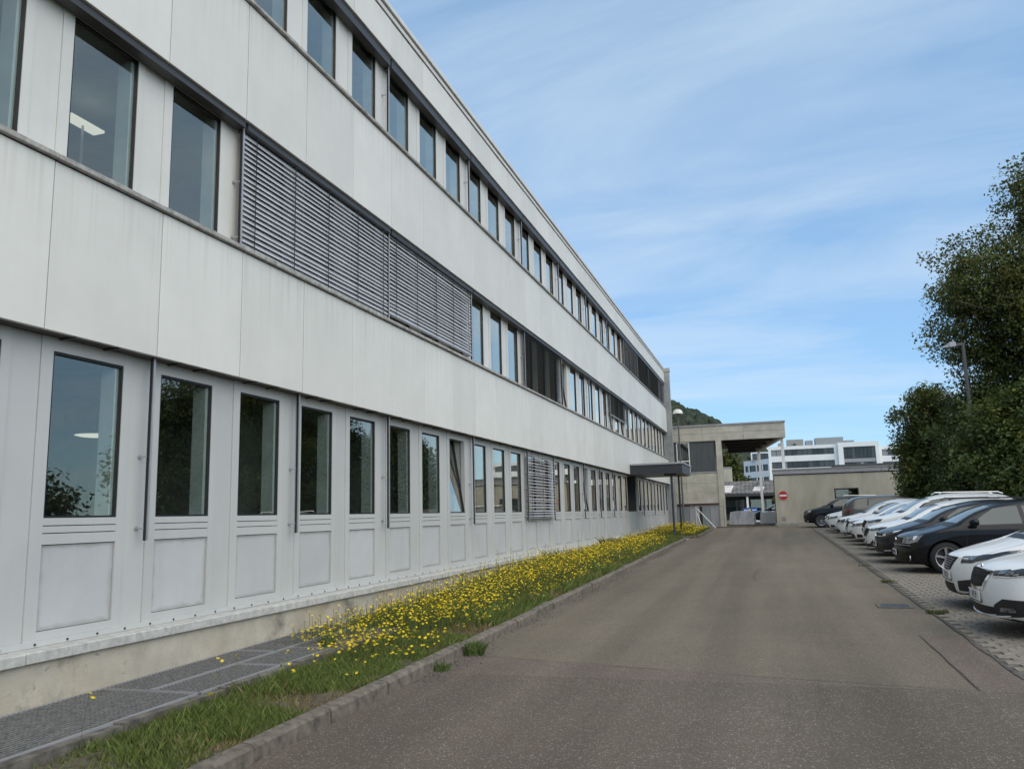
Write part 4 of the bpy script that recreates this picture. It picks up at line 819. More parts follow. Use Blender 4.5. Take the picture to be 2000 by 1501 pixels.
# red and white post sign
e = empty('marker_post', (1.9, 70, .65)); MB().box(-.12, .12, -.05, .05, 0, 3.3).build('post', 'concrete', e); MB().box(-.25, -.121, -.06, .06, 2.5, 3.2).build('red_board', 'sign_red', e); tag(e, 'grey post with a red board in the yard', 'post')
# blue boards
def board(x, y, z, w_, h, label):
    e = empty('sign_board', (x, y, .65)); z -= .65
    MB().box(-w_ / 2, w_ / 2, -.02, .02, z, z + h).build('panel', 'sign_blue', e)
    for s in (-1, 1): MB().box(s * w_ * .4 - .03, s * w_ * .4 + .03, .021, .06, 0, z + h).build('post', 'post', e)
    tm_ = MB(); xx = -w_ * .42
    while xx < w_ * .4:
        c = random.uniform(.06, .13); 
        if not (-.12 < xx < .1): tm_.box(xx, xx + c, -.026, -.022, z + h * .56, z + h * .74)
        xx += c + .03
    xx = -w_ * .2
    while xx < w_ * .3: c = random.uniform(.06, .12); tm_.box(xx, xx + c, -.026, -.022, z + h * .22, z + h * .36); xx += c + .03
    tm_.build('lettering', 'white_paint', e)['kind'] = 'stuff'; MB().box(-.09, .06, -.026, -.022, z + h * .54, z + h * .82).build('emblem', 'yellow', e); tag(e, label, 'sign')
board(4.15, 72, 1.25, 1.15, .55, 'blue sign board with white lettering left of the white column'); board(6.55, 72, .9, .6, .45, 'small blue board right of the white column')
MB().box(3.0, 6.1, 71.0, 71.3, .65, 1.22).build('low_wall', 'white_paint'); tag(bpy.data.objects['low_wall'], 'low white wall in front of the blue sign', 'wall')
# sheeted things
def sheeted(x, y, lx, ly, h, label):
    v = []; f = []; nx, ny = 18, 12
    for j in range(ny + 1):
        for i in range(nx + 1):
            a, b = i / nx * 2 - 1, j / ny * 2 - 1; e_ = max(abs(a), abs(b)); k = min(1, (1 - e_) / .10) if e_ < 1 else 0
            v.append((a * lx / 2, b * ly / 2, h * (k ** .5) * (1 - .08 * a * a) + (.03 * math.sin(a * 7 + b * 5) + random.uniform(-.012, .012)) * (k > 0)))
    for j in range(ny):
        for i in range(nx): a = j * (nx + 1) + i; f.append((a, a + 1, a + nx + 2, a + nx + 1))
    me = bpy.data.meshes.new('sheeted_load'); me.from_pydata(v, [], f); me.update(); o = obj('sheeted_load', me, 'tarp', None, (x, y, .66)); tag(o, label, 'tarpaulin')
sheeted(3.9, 60, 1.75, 3.2, .88, 'silver tarpaulin draped over a load beside the concrete pier'); sheeted(5.75, 62.5, 1.5, 2.6, .82, 'silver tarpaulin over a low load right of the dark wheel')
# far white office
OF = empty('white_office', (0, 200, .65)); tag(OF, 'bright white multi-storey office with dark ribbon windows in the distance', 'building')
L = OF.location
def ofb(x0, x1, y0, y1, z0, z1, n, m): return loc_box(OF, x0, x1, y0, y1, z0, z1, n, m)
def ribbon(x0, x1, y, z0, z1, pane, name='window_band'):
    b = ofb(x0, x1, y + .25, y + .3, z0, z1, name, 'frame_dark'); n = max(1, round((x1 - x0) / pane)); w_ = (x1 - x0) / n
    for i in range(n):
        o = ofb(x0 + i * w_ + .05, x0 + (i + 1) * w_ - .05, y + .18, y + .22, z0 + .05, z1 - .05, 'pane', random.choice(['of_glass', 'of_glass', 'of_glass2', 'of_curtain'])); o.parent = b
pbr('of_glass', (.075, .085, .095), .15, var=.15, scale=.5); pbr('of_glass2', (.04, .045, .05), .12, var=.2, scale=.5); pbr('of_curtain', (.25, .27, .28), .5, var=.1)
# right wing: bands of wall between ribbons
ZR = [(13.70, 15.12), (10.80, 12.35), (7.95, 9.40), (5.1, 6.5)]
edges = [15.90] + [z for a, b in ZR for z in (b, a)] + [.6]
for i in range(0, len(edges), 2): ofb(6.3, 22.0, 200, 200.4, edges[i + 1], edges[i], 'wall_band', 'white_render'); ofb(29.9, 62, 200, 200.4, edges[i + 1] - .9, edges[i] - .9, 'wall_band', 'white_render')
for (a, b) in ZR:
    ofb(6.3, 6.9, 200, 200.4, a, b, 'wall_pier', 'white_render'); ofb(20.6, 22.0, 200, 200.4, a, b, 'wall_pier', 'white_render'); ofb(29.9, 30.6, 200, 200.4, a - .9, b - .9, 'wall_pier', 'white_render')
    ribbon(6.9, 20.6, 200, a, b, 1.15); ribbon(30.6, 60, 200, a - .9, b - .9, 1.3)
ofb(6.4, 62, 200.5, 214, .6, 14.5, 'core', 'white_render')
for (x0, x1, z0, z1) in ((21.4, 22.5, 4, 16.1), (29.2, 29.95, 4, 16.1), (22.5, 29.2, 15.05, 16.1)): ofb(x0, x1, 198.9, 200.45, z0, z1, 'bay_frame', 'white_render')
ribbon(22.5, 29.2, 199, 12.4, 15.05, .84, 'bay_window'); ofb(22.5, 29.2, 199.1, 199.4, 11.6, 12.38, 'spandrel', 'cap_metal'); ribbon(22.5, 29.2, 199, 9.2, 11.58, .84, 'bay_window')
# left lower wing, turned back
lw = empty('wing', (0, 0, 0)); 
def wing(x0, x1, z0, z1, d0, d1, n, m):
    mb = MB(); y = lambda x: (6.0 - x) * 1.3
    mb.v = [(x0, y(x0) + d0, z0), (x1, y(x1) + d0, z0), (x1, y(x1) + d1, z0), (x0, y(x0) + d1, z0), (x0, y(x0) + d0, z1), (x1, y(x1) + d0, z1), (x1, y(x1) + d1, z1), (x0, y(x0) + d1, z1)]
    mb.v = [(a, b, c - .65) for a, b, c in mb.v]; mb.f = [(0, 3, 2, 1), (4, 5, 6, 7), (0, 1, 5, 4), (1, 2, 6, 5), (2, 3, 7, 6), (3, 0, 4, 7)]; return mb.build(n, m, OF)
bpy.data.objects.remove(lw)
ez = [13.2, 12.0, 10.5, 9.1, 7.6, 6.2, 4.8, .65]
for i in range(0, 8, 2): wing(.4, 6.29, ez[i + 1], ez[i], 0, .4, 'wall_band', 'white_render')
for z0, z1 in ((10.5, 12.0), (7.6, 9.1), (4.8, 6.2)):
    xs = [.4, .75, 1.45, 1.75, 3.2, 3.5, 4.6, 4.9, 6.0, 6.29]
    for i in range(0, 10, 2): wing(xs[i], xs[i + 1], z0, z1, 0, .4, 'wall_pier', 'white_render')
    for i in range(1, 9, 2): wing(xs[i], xs[i + 1], z0, z1, .25, .3, 'window', 'of_glass2')
wing(.5, 6.25, .65, 12.4, .5, 9, 'core', 'white_render')
for (x0, x1, z0, z1) in ((2.3, 2.6, 13.2, 15.0), (2.6, 6.3, 14.7, 15.0)): ofb(x0, x1, 203, 203.4, z0, z1, 'roof_frame', 'white_render')
ribbon(2.6, 6.2, 203, 13.3, 14.7, .9); ofb(2.3, 6.5, 203.5, 210, 13.0, 14.9, 'penthouse', 'white_render')
for (x0, x1, y0, z1, m) in ((10.6, 14.3, 203, 17.6, 'concrete'), (14.8, 16.4, 204, 17.3, 'cap_metal'), (16.9, 23.0, 203, 17.7, 'fin'), (23.1, 25.4, 204, 16.9, 'fin'), (8.6, 9.4, 203, 16.9, 'cap_metal'), (12.0, 12.6, 202, 16.6, 'slate_panel')): ofb(x0, x1, y0, y0 + 4, 14.5, z1, 'roof_plant', m)
# older grey block left of it
GB = empty('grey_block', (-3.2, 150, .65)); MB().box(-3.2, 2.9, 0, 10, 0, 7.0).build('wall', 'concrete', GB); MB().box(-3.2, 2.9, -.05, 0, 7.0, 9.4).build('upper_wall', 'white_render', GB)
for i in range(5):
    w = MB().box(-2.7 + i * 1.1, -1.9 + i * 1.1, -.09, -.051, 7.6, 8.8).build('window', 'of_glass', GB); 
tag(GB, 'small older grey and white block between the round tree and the white office', 'building')
BX = empty('beige_hut', (1.5, 90, .65)); MB().box(-.5, .6, 0, 2, 3.2, 5.4).build('wall', 'stucco', BX); MB().box(-.55, .65, -.05, 2.05, 5.4, 5.5).build('roof', 'cap_metal', BX); MB().box(-.4, .5, .1, 1.9, 0, 3.2).build('base', 'dark_soffit', BX); tag(BX, 'small beige rooftop hut behind the concrete pier', 'hut')
# trees beyond
tree('round_tree', (.2, 118, .65), [(.2, 118, 5.2, 2.6, 3.0, 4.4), (-.5, 117, 7.6, 1.9, 2.2, 2.2), (1.5, 117.5, 4.0, 1.5, 2.0, 2.6)], 'rounded light green tree seen under the raised roof', 'tree', 420, 26, .42, (.085, .105, .026), .25, 21, None, .6, .42)
tree('young_tree', (6.35, 74, .65), [(6.35, 74, 2.2, .3, .3, .9)], 'slim young tree beside the small blue board', 'tree', 60, 22, .12, (.12, .13, .03), .03, 22, None, .4, .12)
# hill
HV = []; HF = []; nx, ny = 70, 26
def hill_h(x, y):
    ridge = np.interp(x, [-900, -500, -260, -80, -40, 0, 40, 90, 160, 600], [150, 165, 150, 101, 80, 52, 28, 12, 3, 0]); t = np.clip((y - 430) / 400, 0, 1); t = t * t * (3 - 2 * t); return ridge * t
for j in range(ny + 1):
    for i in range(nx + 1): x = -900 + 1300 * i / nx; y = 420 + 900 * j / ny; HV.append((x, y, .3 + float(hill_h(x, y)) + 3 * math.sin(x * .05) * math.sin(y * .031)))
for j in range(ny):
    for i in range(nx): a = j * (nx + 1) + i; HF.append((a, a + 1, a + nx + 2, a + nx + 1))
pbr('meadow', (.115, .125, .045), .95, var=.25, scale=.03); me = bpy.data.meshes.new('hill'); me.from_pydata(HV, [], HF); me.update(); tag(obj('hill', me, 'meadow'), 'grassy hill rising behind the buildings', kind='structure')
ico = bmesh.new(); bmesh.ops.create_icosphere(ico, subdivisions=2, radius=1.0); iv = np.array([v.co[:] for v in ico.verts]); ifc = np.array([[v.index for v in f.verts] for f in ico.faces]); ico.free()
fv = []; ff = []; fcol = []; c = 0; r = np.random.default_rng(5)
for _ in range(4200):
    x = r.uniform(-330, 60); y = r.uniform(470, 860); 
    if -60 < x < 20 and y < 640 and r.random() < .85: continue
    s = r.uniform(3.2, 6.2); z = float(hill_h(x, y)); nn = 1 + .16 * r.normal(0, 1, len(iv)); v = iv * nn[:, None] * np.array([s, s, s * 1.15]) + np.array([x, y, z + s * .5]); fv.append(v); ff.append(ifc + c); c += len(iv)
    col = np.array([.040, .056, .026]) * r.uniform(.6, 1.35); fcol.append(np.tile(col, (len(iv), 1)))
o = obj('forest', np_mesh('forest', np.concatenate(fv), np.concatenate(ff), np.concatenate(fcol)), 'leaf'); tag(o, 'dark green forest covering the hillside', 'forest', kind='stuff')
# ------------------------------------------------------------------ parked cars
def paint(name, col, rough=.35, metal=0.0):
    m = pbr(name, col, rough, metal, var=.015, scale=2, coat=.4, spec=.12); return m
paint('paint_white', (.80, .795, .77)); paint('paint_white2', (.77, .775, .76)); paint('paint_navy', (.006, .0062, .008), .35, .0); paint('paint_grey', (.016, .0165, .02), .35, .1); paint('paint_brown', (.10, .092, .08), .3, .5); paint('paint_black', (.018, .019, .023), .3, .3)
pbr('car_glass', (.075, .092, .09), .03, var=.03, spec=.6, coat=0); pbr('screen_glass', (.15, .178, .172), .03, var=.05, spec=.6); pbr('tyre', (.018, .018, .019), .85, var=.1); pbr('alloy', (.46, .47, .49), .3, metal=.7, var=.05); pbr('rim_dark', (.03, .03, .032), .5)
pbr('black_plastic', (.016, .016, .018), .5, var=.1); pbr('mesh_black', (.006, .006, .007), .6); pbr('chrome', (.72, .73, .75), .12, metal=1.0, var=.02); pbr('lamp_glass', (.20, .21, .22), .06, coat=1, var=.5, scale=14, metal=.35); pbr('lamp_dark', (.02, .021, .023), .08, coat=1, var=.2); pbr('lamp_white', (.75, .77, .78), .15, coat=1, var=.02); pbr('tail_red', (.16, .006, .008), .15, coat=1)
pbr('plate', (.72, .72, .70), .45, var=.02); pbr('plate_ink', (.02, .02, .022), .6); pbr('plate_blue', (.02, .05, .30), .5); pbr('seam', (.008, .008, .009), .8)

def ip(x, tab): return float(np.interp(x, [a for a, b in tab], [b for a, b in tab]))
def car_body(T):
    """lattice box mapped on the car's profile: i along the length, j across, k up"""
    X = T['X']; L = T['L']; W = T['W'] / 2; nx = len(X) - 1; ny = 6; nz = 7
    def pos(i, j, k):
        x = X[i]; b = j / ny * 2 - 1; zb = ip(x, T['zb']); zs = ip(x, T['zs']); zt = ip(x, T['zt']); wx = ip(x, T['w'])
        zl = [zb, zb + .07, zb + (zs - zb) * .42, zb + (zs - zb) * .78, zs, zs + (zt - zs) * .18, zs + (zt - zs) * .72, zt][k]
        wr = ip(x, T['wr'])    # half width of the roof / bonnet edge as a share of W
        wl = [.86, .955, 1.0, .995, .965, .965 + (wr - .965) * .28, .965 + (wr - .965) * .80, wr][k]
        ht = W * wx * wl
        if k in (0, nz): y = ht * b
        else: y = ht * (1 if j == ny else (-1 if j == 0 else b))
        z = zl
        crown = ip(x, T['crown'])
        if k == nz: z = zt - crown * abs(b) ** 2.2
        # nose and tail rounding in plan
        fr = max(0, 1 - x / (.16 * L)); rr = max(0, 1 - (L - x) / (.12 * L)); bb = abs(y) / (W + 1e-6)
        x2 = x + fr * T.get('sweep', .34) * bb ** 2.6 - rr * .26 * bb ** 3
        # profile of the nose: bumper most forward at zn, leaning back above
        if i == 0: x2 += .55 * max(0, (z - T['zn']) ) ** 1.2 * T.get('rake', 1) + .25 * max(0, T['zn'] - .18 - z)
        if i == 1: x2 += .16 * max(0, z - T['zn'])
        if i == nx: x2 -= T.get('tail', .12) * max(0, z - .55) + .2 * max(0, .45 - z)
        return (x2, y, z)
    idx = {}; V = []; Fc = []
    def vid(i, j, k):
        if (i, j, k) not in idx: idx[(i, j, k)] = len(V); V.append(pos(i, j, k))
        return idx[(i, j, k)]
    for i in range(nx):
        for j in range(ny): Fc.append((vid(i, j, 0), vid(i, j + 1, 0), vid(i + 1, j + 1, 0), vid(i + 1, j, 0))); Fc.append((vid(i, j, nz), vid(i + 1, j, nz), vid(i + 1, j + 1, nz), vid(i, j + 1, nz)))
        for k in range(nz): Fc.append((vid(i, 0, k), vid(i + 1, 0, k), vid(i + 1, 0, k + 1), vid(i, 0, k + 1))); Fc.append((vid(i, ny, k), vid(i, ny, k + 1), vid(i + 1, ny, k + 1), vid(i + 1, ny, k)))
    for j in range(ny):
        for k in range(nz): Fc.append((vid(0, j, k), vid(0, j, k + 1), vid(0, j + 1, k + 1), vid(0, j + 1, k))); Fc.append((vid(nx, j, k), vid(nx, j + 1, k), vid(nx, j + 1, k + 1), vid(nx, j, k + 1)))
    me = bpy.data.meshes.new('body_cage'); me.from_pydata(V, [], Fc); me.update()
    bm = bmesh.new(); bm.from_mesh(me); bmesh.ops.recalc_face_normals(bm, faces=bm.faces[:]); bm.to_mesh(me); bm.free()
    o = bpy.data.objects.new('cage', me); COL.objects.link(o); s = o.modifiers.new('s', 'SUBSURF'); s.levels = 2; s.render_levels = 2
    dg = bpy.context.evaluated_depsgraph_get(); full = bpy.data.meshes.new_from_object(o.evaluated_get(dg)); bv = BVHTree.FromPolygons([v.co.copy() for v in full.vertices], [p.vertices[:] for p in full.polygons])
    cut = MB(); r = T['R'] + .055
    for ax in T['axles']:
        for s_ in (-1, 1): cut.tube((ax, s_ * (W + .3), T['R']), (ax, s_ * (W - .34), T['R']), r, n=28)
    cm = cut.mesh('cut'); bm = bmesh.new(); bm.from_mesh(cm); bmesh.ops.recalc_face_normals(bm, faces=bm.faces[:]); bm.to_mesh(cm); bm.free(); co = bpy.data.objects.new('cut', cm); COL.objects.link(co)
    b = o.modifiers.new('b', 'BOOLEAN'); b.object = co; b.operation = 'DIFFERENCE'; b.solver = 'EXACT'; dg = bpy.context.evaluated_depsgraph_get(); dg.update(); body = bpy.data.meshes.new_from_object(o.evaluated_get(dg)); body.name = 'body'
    bpy.data.objects.remove(o); bpy.data.objects.remove(co)
    body.materials.clear(); body.materials.append(M('paint_white')); body.materials.append(M('black_plastic'))
    mi = []; sm = []
    for p in body.polygons:
        c = p.center; inside = any(abs((Vector((c.x, c.z)) - Vector((ax, T['R']))).length) < r - .0015 and abs(c.y) < W + .2 for ax in T['axles']) and abs(p.normal.y) < .5 if 1 else 0
        flat = any((Vector((c.x, c.z)) - Vector((ax, T['R']))).length < r for ax in T['axles']) and abs(c.y) < W - .2
        und = p.normal.z < -.75 and c.z < .4
        mi.append(1 if (inside and abs((Vector((c.x, c.z)) - Vector(min(((ax, T['R']) for ax in T['axles']), key=lambda q: abs(q[0] - c.x)))).length) < r) or flat or und else 0); sm.append(True)
    body.polygons.foreach_set('material_index', mi); body.polygons.foreach_set('use_smooth', sm)
    try: body.set_sharp_from_angle(angle=math.radians(38))
    except Exception: pass
    return body, bv
def snap(bv, p, off):
    loc, nr, _, _ = bv.find_nearest(Vector(p)); return loc + nr * off
def patch_mesh(bv, bot, top, rows=4, off=.004, dens=5, skirt=.012):
    def dense(poly):
        out = []
        for a, b in zip(poly[:-1], poly[1:]):
            for i in range(dens): out.append(Vector(a).lerp(Vector(b), i / dens))
        out.append(Vector(poly[-1])); return out
    B, T_ = dense(bot), dense(top); n = len(B); V = []; Fc = []
    for r in range(rows + 1):
        for i in range(n): V.append(snap(bv, B[i].lerp(T_[i], r / rows), off))
    for r in range(rows):
        for i in range(n - 1): a = r * n + i; Fc.append((a, a + 1, a + n + 1, a + n))
    ring = [i for i in range(n)] + [r * n + n - 1 for r in range(1, rows + 1)] + [rows * n + i for i in range(n - 2, -1, -1)] + [r * n for r in range(rows - 1, 0, -1)]
    b0 = len(V)
    for i in ring: V.append(snap(bv, V[i], off - skirt))
    m = len(ring)
    for q in range(m): Fc.append((ring[q], ring[(q + 1) % m], b0 + (q + 1) % m, b0 + q))
    me = bpy.data.meshes.new('p'); me.from_pydata([tuple(v) for v in V], [], Fc); me.update()
    bm = bmesh.new(); bm.from_mesh(me); bmesh.ops.recalc_face_normals(bm, faces=bm.faces[:]); bm.to_mesh(me); bm.free(); me.polygons.foreach_set('use_smooth', [True] * len(me.polygons)); 
    try: me.set_sharp_from_angle(angle=math.radians(50))
    except Exception: pass
    return me
def mir(poly): return [(x, -y, z) for x, y, z in poly]
def wheel_meshes(R, rw, style):
    w = .20; ty = MB(); ty.lathe([(R * rw, -w / 2), (R * .97, -w / 2), (R, -w / 2 + .03), (R, w / 2 - .03), (R * .97, w / 2), (R * rw, w / 2)], 36, 'y')
    ri = MB(); rr = R * rw; ri.lathe([(rr + .002, -w / 2 + .006), (rr - .012, -w / 2 + .004), (rr - .022, -w / 2 + .03), (rr - .024, w / 2)], 36, 'y')
    sp = MB(); ns = 5 if style != 2 else 10; hw = .34 if style != 2 else .16
    for i in range(ns):
        a = 2 * math.pi * i / ns + .3
        def P(r, da, d): return (r * math.cos(a + da), d, r * math.sin(a + da))
        rin = .055; o_ = rr - .016; h0 = hw * .9; h1 = hw * (.62 if style != 2 else .55); b = len(sp.v)
        sp.v += [P(rin, -h0, -w / 2 + .035), P(rin, h0, -w / 2 + .035), P(o_, h1 * .62, -w / 2 + .016), P(o_, -h1 * .62, -w / 2 + .016), P(rin, -h0, -w / 2 + .075), P(rin, h0, -w / 2 + .075), P(o_, h1 * .62, -w / 2 + .06), P(o_, -h1 * .62, -w / 2 + .06)]
        sp.f += [tuple(b + q for q in f) for f in ((0, 1, 2, 3), (4, 7, 6, 5), (0, 4, 5, 1), (1, 5, 6, 2), (2, 6, 7, 3), (3, 7, 4, 0))]
    sp.lathe([(0, -w / 2 + .028), (.045, -w / 2 + .03), (.06, -w / 2 + .05)], 20, 'y')
    dk = MB(); dk.lathe([(0, -w / 2 + .10), (rr - .02, -w / 2 + .10)], 28, 'y'); out = []
    for m_, n_ in ((ty, 'tyre'), (ri, 'rim'), (sp, 'spokes'), (dk, 'brake')):
        me = m_.mesh(n_, smooth=(n_ != 'spokes')); bm = bmesh.new(); bm.from_mesh(me); bmesh.ops.recalc_face_normals(bm, faces=bm.faces[:]); bm.to_mesh(me); bm.free(); out.append(me)
    return out
def base_type(L, W, H, kind, wb, fo, R, hn=None, hood=None):
    cw = fo + .14 if kind != 'suv' else fo + .18      # cowl
    s = H / 1.47; hood = hood or {'hatch': .95, 'wagon': .95, 'suv': 1.08, 'sedan': .93}[kind]; hn = hn or {'hatch': .73, 'wagon': .74, 'suv': .88, 'sedan': .73}[kind]
    T = dict(L=L, W=W, R=R, axles=(fo, fo + wb), zn=.52 if kind != 'suv' else .66)
    ws = cw + .80
    T['X'] = [0, .12, .32, .60, fo - .06, cw - .04, cw + .10, cw + .42, ws, ws + .45, ws + .95, L * .72, L * .82, L - .42, L - .14, L]
    rt = H
    if kind == 'wagon': tail = [(L * .72, rt - .015), (L * .82, rt - .04), (L - .42, rt - .10), (L - .14, rt - .34), (L, .95)]
    elif kind == 'suv': tail = [(L * .72, rt - .01), (L * .82, rt - .03), (L - .42, rt - .09), (L - .14, rt - .35), (L, 1.05)]
    elif kind == 'sedan': tail = [(L * .72, rt - .10), (L * .82, rt - .30), (L - .42, 1.03), (L - .14, .99), (L, .93)]
    else: tail = [(L * .72, rt - .03), (L * .82, rt - .08), (L - .42, rt - .20), (L - .14, rt - .46), (L, .92)]
    T['zt'] = [(0, hn), (.12, hn + .04), (.32, hn + .09), (.60, hood - .075), (fo - .06, hood - .02), (cw - .04, hood + .03), (cw + .10, hood + .085), (cw + .42, hood + .30 * s), (ws, rt - .10), (ws + .45, rt - .01), (ws + .95, rt)] + tail
    T['zs'] = [(0, hn - .05), (.12, hn - .02), (.32, hn + .035), (.60, hood - .125), (fo - .06, hood - .075), (cw - .04, hood - .03), (cw + .10, hood - .01), (cw + .42, hood), (L * .6, hood + .03), (L * .82, hood + .05), (L - .14, hood + .02), (L, .86)]
    T['zb'] = [(0, .22 if kind != 'suv' else .27), (.32, .17 if kind != 'suv' else .23), (.8, .16 if kind != 'suv' else .22), (L - .6, .17 if kind != 'suv' else .23), (L, .30)]
    T['w'] = [(0, .80), (.12, .895), (.32, .95), (.60, .985), (fo + .05, 1.0), (L * .6, 1.0), (L - .42, .985), (L - .14, .94), (L, .88)]
    T['wr'] = [(0, .86), (.6, .80), (cw - .04, .80), (cw + .10, .80), (cw + .42, .76), (ws, .70), (ws + .5, .68), (L * .82, .67), (L - .14, .72), (L, .80)]
    T['crown'] = [(0, .02), (.6, .045), (cw, .05), (ws, .05), (L * .8, .05), (L, .03)]
    T.update(cw=cw, ws=ws, hood=hood, hn=hn, H=H, kind=kind, fo=fo, wb=wb)
    return T
def build_car(name, T, front, paintm, wheel_style, label, X, y, plate=None, flip=False, group='cars parked side by side in the bays', rails=False, detail=True):
    L, W, H = T['L'], T['W'], T['H']; hw = W / 2
    if 'mesh' not in T: T['mesh'], T['bv'] = car_body(T)
    bv = T['bv']; c = L / 2
    e = empty(name, (X + c, y, gz(y) + .012), (math.atan(SL) if not flip else -math.atan(SL), 0, math.pi if flip else 0)); tag(e, label, 'car', group)
    def put(n_, me, mt, parent=None):
        o = obj(n_, me, mt, parent or e)
        if parent is None or parent is e: o.location = (-c, 0, 0)
        return o
    bm_ = T['mesh'].copy(); bm_.materials[0] = M(paintm); put('body', bm_, None)
    def pat(n_, bot, top, mt, rows=3, off=.004, both=False, parent=None):
        o = put(n_, patch_mesh(bv, bot, top, rows, off), mt, parent)
        if both: put(n_, patch_mesh(bv, mir(bot), mir(top), rows, off), mt, parent)
        return o
    cw, ws, hd, kind = T['cw'], T['ws'], T['hood'], T['kind']
    # glass
    pat('windscreen', [(cw + .12, -.66, hd + .07), (cw + .04, 0, hd + .10), (cw + .12, .66, hd + .07)], [(ws - .02, -.54, H - .10), (ws - .07, 0, H - .055), (ws - .02, .54, H - .10)], 'screen_glass', 5)
    pat('wiper_cowl', [(cw - .04, -.62, hd + .02), (cw - .10, 0, hd + .05), (cw - .04, .62, hd + .02)], [(cw + .10, -.66, hd + .065), (cw + .03, 0, hd + .095), (cw + .10, .66, hd + .065)], 'black_plastic', 2, .003)
    zl = hd + .035; bp = cw + 1.35
    end = {'wagon': L - .62, 'suv': L - .75, 'hatch': L - .80, 'sedan': L - 1.05}[kind]
    yb, yt = hw * .955, hw * .76
    pat('window_trim', [(cw + .24, yb, zl - .025), (end - .16, yb, zl - .005)], [(ws - .05, yt, H - .125), (end - .26, yt, H - .095)], 'black_plastic', 3, .002, both=True)
    pat('side_window', [(cw + .33, yb, zl), (bp - .06, yb, zl + .01)], [(ws + .02, yt, H - .155), (bp - .09, yt, H - .115)], 'car_glass', 3, both=True)
    pat('side_window', [(bp + .02, yb, zl + .01), (end - .25, yb, zl + .02)], [(bp - .01, yt, H - .115), (end - .32, yt, H - .135)], 'car_glass', 3, both=True)
    if kind in ('wagon', 'suv'): pat('rear_quarter_glass', [(end - .20, yb, zl + .03), (end + .22, yb * .98, zl + .06)], [(end - .27, yt, H - .13), (end + .0, yt, H - .17)], 'car_glass', 3, both=True)
    pat('rear_window', [(L - .02, -.56, hd + .14), (L, 0, hd + .14), (L - .02, .56, hd + .14)], [(L - .40, -.50, H - .16), (L - .38, 0, H - .13), (L - .40, .50, H - .16)], 'car_glass', 4)
    # door seams, handle, mirrors
    if detail:
        for xs in (cw + .22, bp - .02):
            pat('door_seam', [(xs, hw, .30), (xs + .012, hw, .30)], [(xs + .03, hw * .97, hd), (xs + .042, hw * .97, hd)], 'seam', 6, .0015, both=True)
        pat('bonnet_seam', [(.34, hw * .78, T['hn'] + .05), (cw - .05, hw * .84, hd - .01)], [(.34, hw * .765, T['hn'] + .055), (cw - .05, hw * .825, hd - .005)], 'seam', 1, .0015, both=True)
        for s_ in (-1, 1):
            p = snap(bv, (bp - .22, s_ * hw, hd - .09), .0); MB().box(p.x - .09, p.x + .09, p.y - .012, p.y + .03 if s_ > 0 else p.y + .012, p.z - .014, p.z + .014).build('door_handle', paintm, e, bevel=.006).location = (-c, 0, 0)
    for s_ in (-1, 1):
        p = Vector((cw + .40, s_ * (hw * .955 + .09), hd + .085)); mb = MB(); n_ = 10; rings = [(-.085, .3), (-.06, .8), (0, 1), (.05, .95), (.075, .85)]
        for dx_, k in rings:
            for i in range(n_): a = 2 * math.pi * i / n_; mb.v.append((p.x + dx_, p.y + math.copysign(abs(math.cos(a)) ** .6, math.cos(a)) * .105 * k, p.z + math.copysign(abs(math.sin(a)) ** .6, math.sin(a)) * .068 * k))
        for r in range(4):
            for i in range(n_): j = (i + 1) % n_; mb.f.append((r * n_ + i, r * n_ + j, (r + 1) * n_ + j, (r + 1) * n_ + i))
        mb.f.append(tuple(range(n_))); mo = mb.build('mirror', paintm, e, smooth=True); mo.location = (-c, 0, 0)
        g = MB(); g.box(p.x + .072, p.x + .078, p.y - .085, p.y + .085, p.z - .05, p.z + .05); g.build('mirror_glass', 'chrome', mo); a_ = MB(); a_.box(p.x - .03, p.x + .04, min(s_ * hw * .90, p.y), max(s_ * hw * .90, p.y), p.z - .085, p.z - .045); a_.build('mirror_arm', 'black_plastic', mo)
    # wheels
    if ('wm', wheel_style) not in T: T[('wm', wheel_style)] = wheel_meshes(T['R'], .70, wheel_style)
    wm4 = T[('wm', wheel_style)]
    for ax in T['axles']:
        for s_ in (-1, 1):
            w_ = obj('wheel', wm4[0], 'tyre', e, (ax - c, s_ * (hw - .125), T['R']), (0, random.uniform(0, 1.2), 0) if s_ < 0 else (0, random.uniform(0, 1), math.pi))
            obj('rim', wm4[1], 'alloy', w_); obj('spokes', wm4[2], 'alloy', w_); obj('brake', wm4[3], 'rim_dark', w_)
    front(pat, put, T, e, c, bv, paintm)
    # number plate
    pz = T.get('plate_z', .47); p = snap(bv, (0, 0, pz), .007); pl = MB().box(p.x - .008, p.x + .004, -.26, .26, pz - .058, pz + .058).build('number_plate', 'plate', e, bevel=.003); pl.location = (-c, 0, 0)
    MB().box(p.x - .0095, p.x - .0082, .212, .252, pz - .05, pz + .05).build('plate_band', 'plate_blue', pl); MB().box(p.x - .004, p.x + .012, -.275, .275, pz - .07, pz - .0585).build('plate_holder', 'black_plastic', pl)
    if plate:
        cu = bpy.data.curves.new('plate_text', 'FONT'); cu.body = plate; cu.size = .115; cu.align_x = 'CENTER'; cu.align_y = 'CENTER'; cu.extrude = .0004; t0 = bpy.data.objects.new('tmp', cu); COL.objects.link(t0); dg = bpy.context.evaluated_depsgraph_get(); tme = bpy.data.meshes.new_from_object(t0.evaluated_get(dg)); bpy.data.objects.remove(t0); tme.materials.clear(); t = obj('plate_text', tme, 'plate_ink', pl)
        t.location = (p.x - .0092, -.02, pz); t.rotation_euler = (math.radians(90), 0, math.radians(-90)); t.scale = (.8, 1, 1)
    else:
        g = MB(); yy = -.20
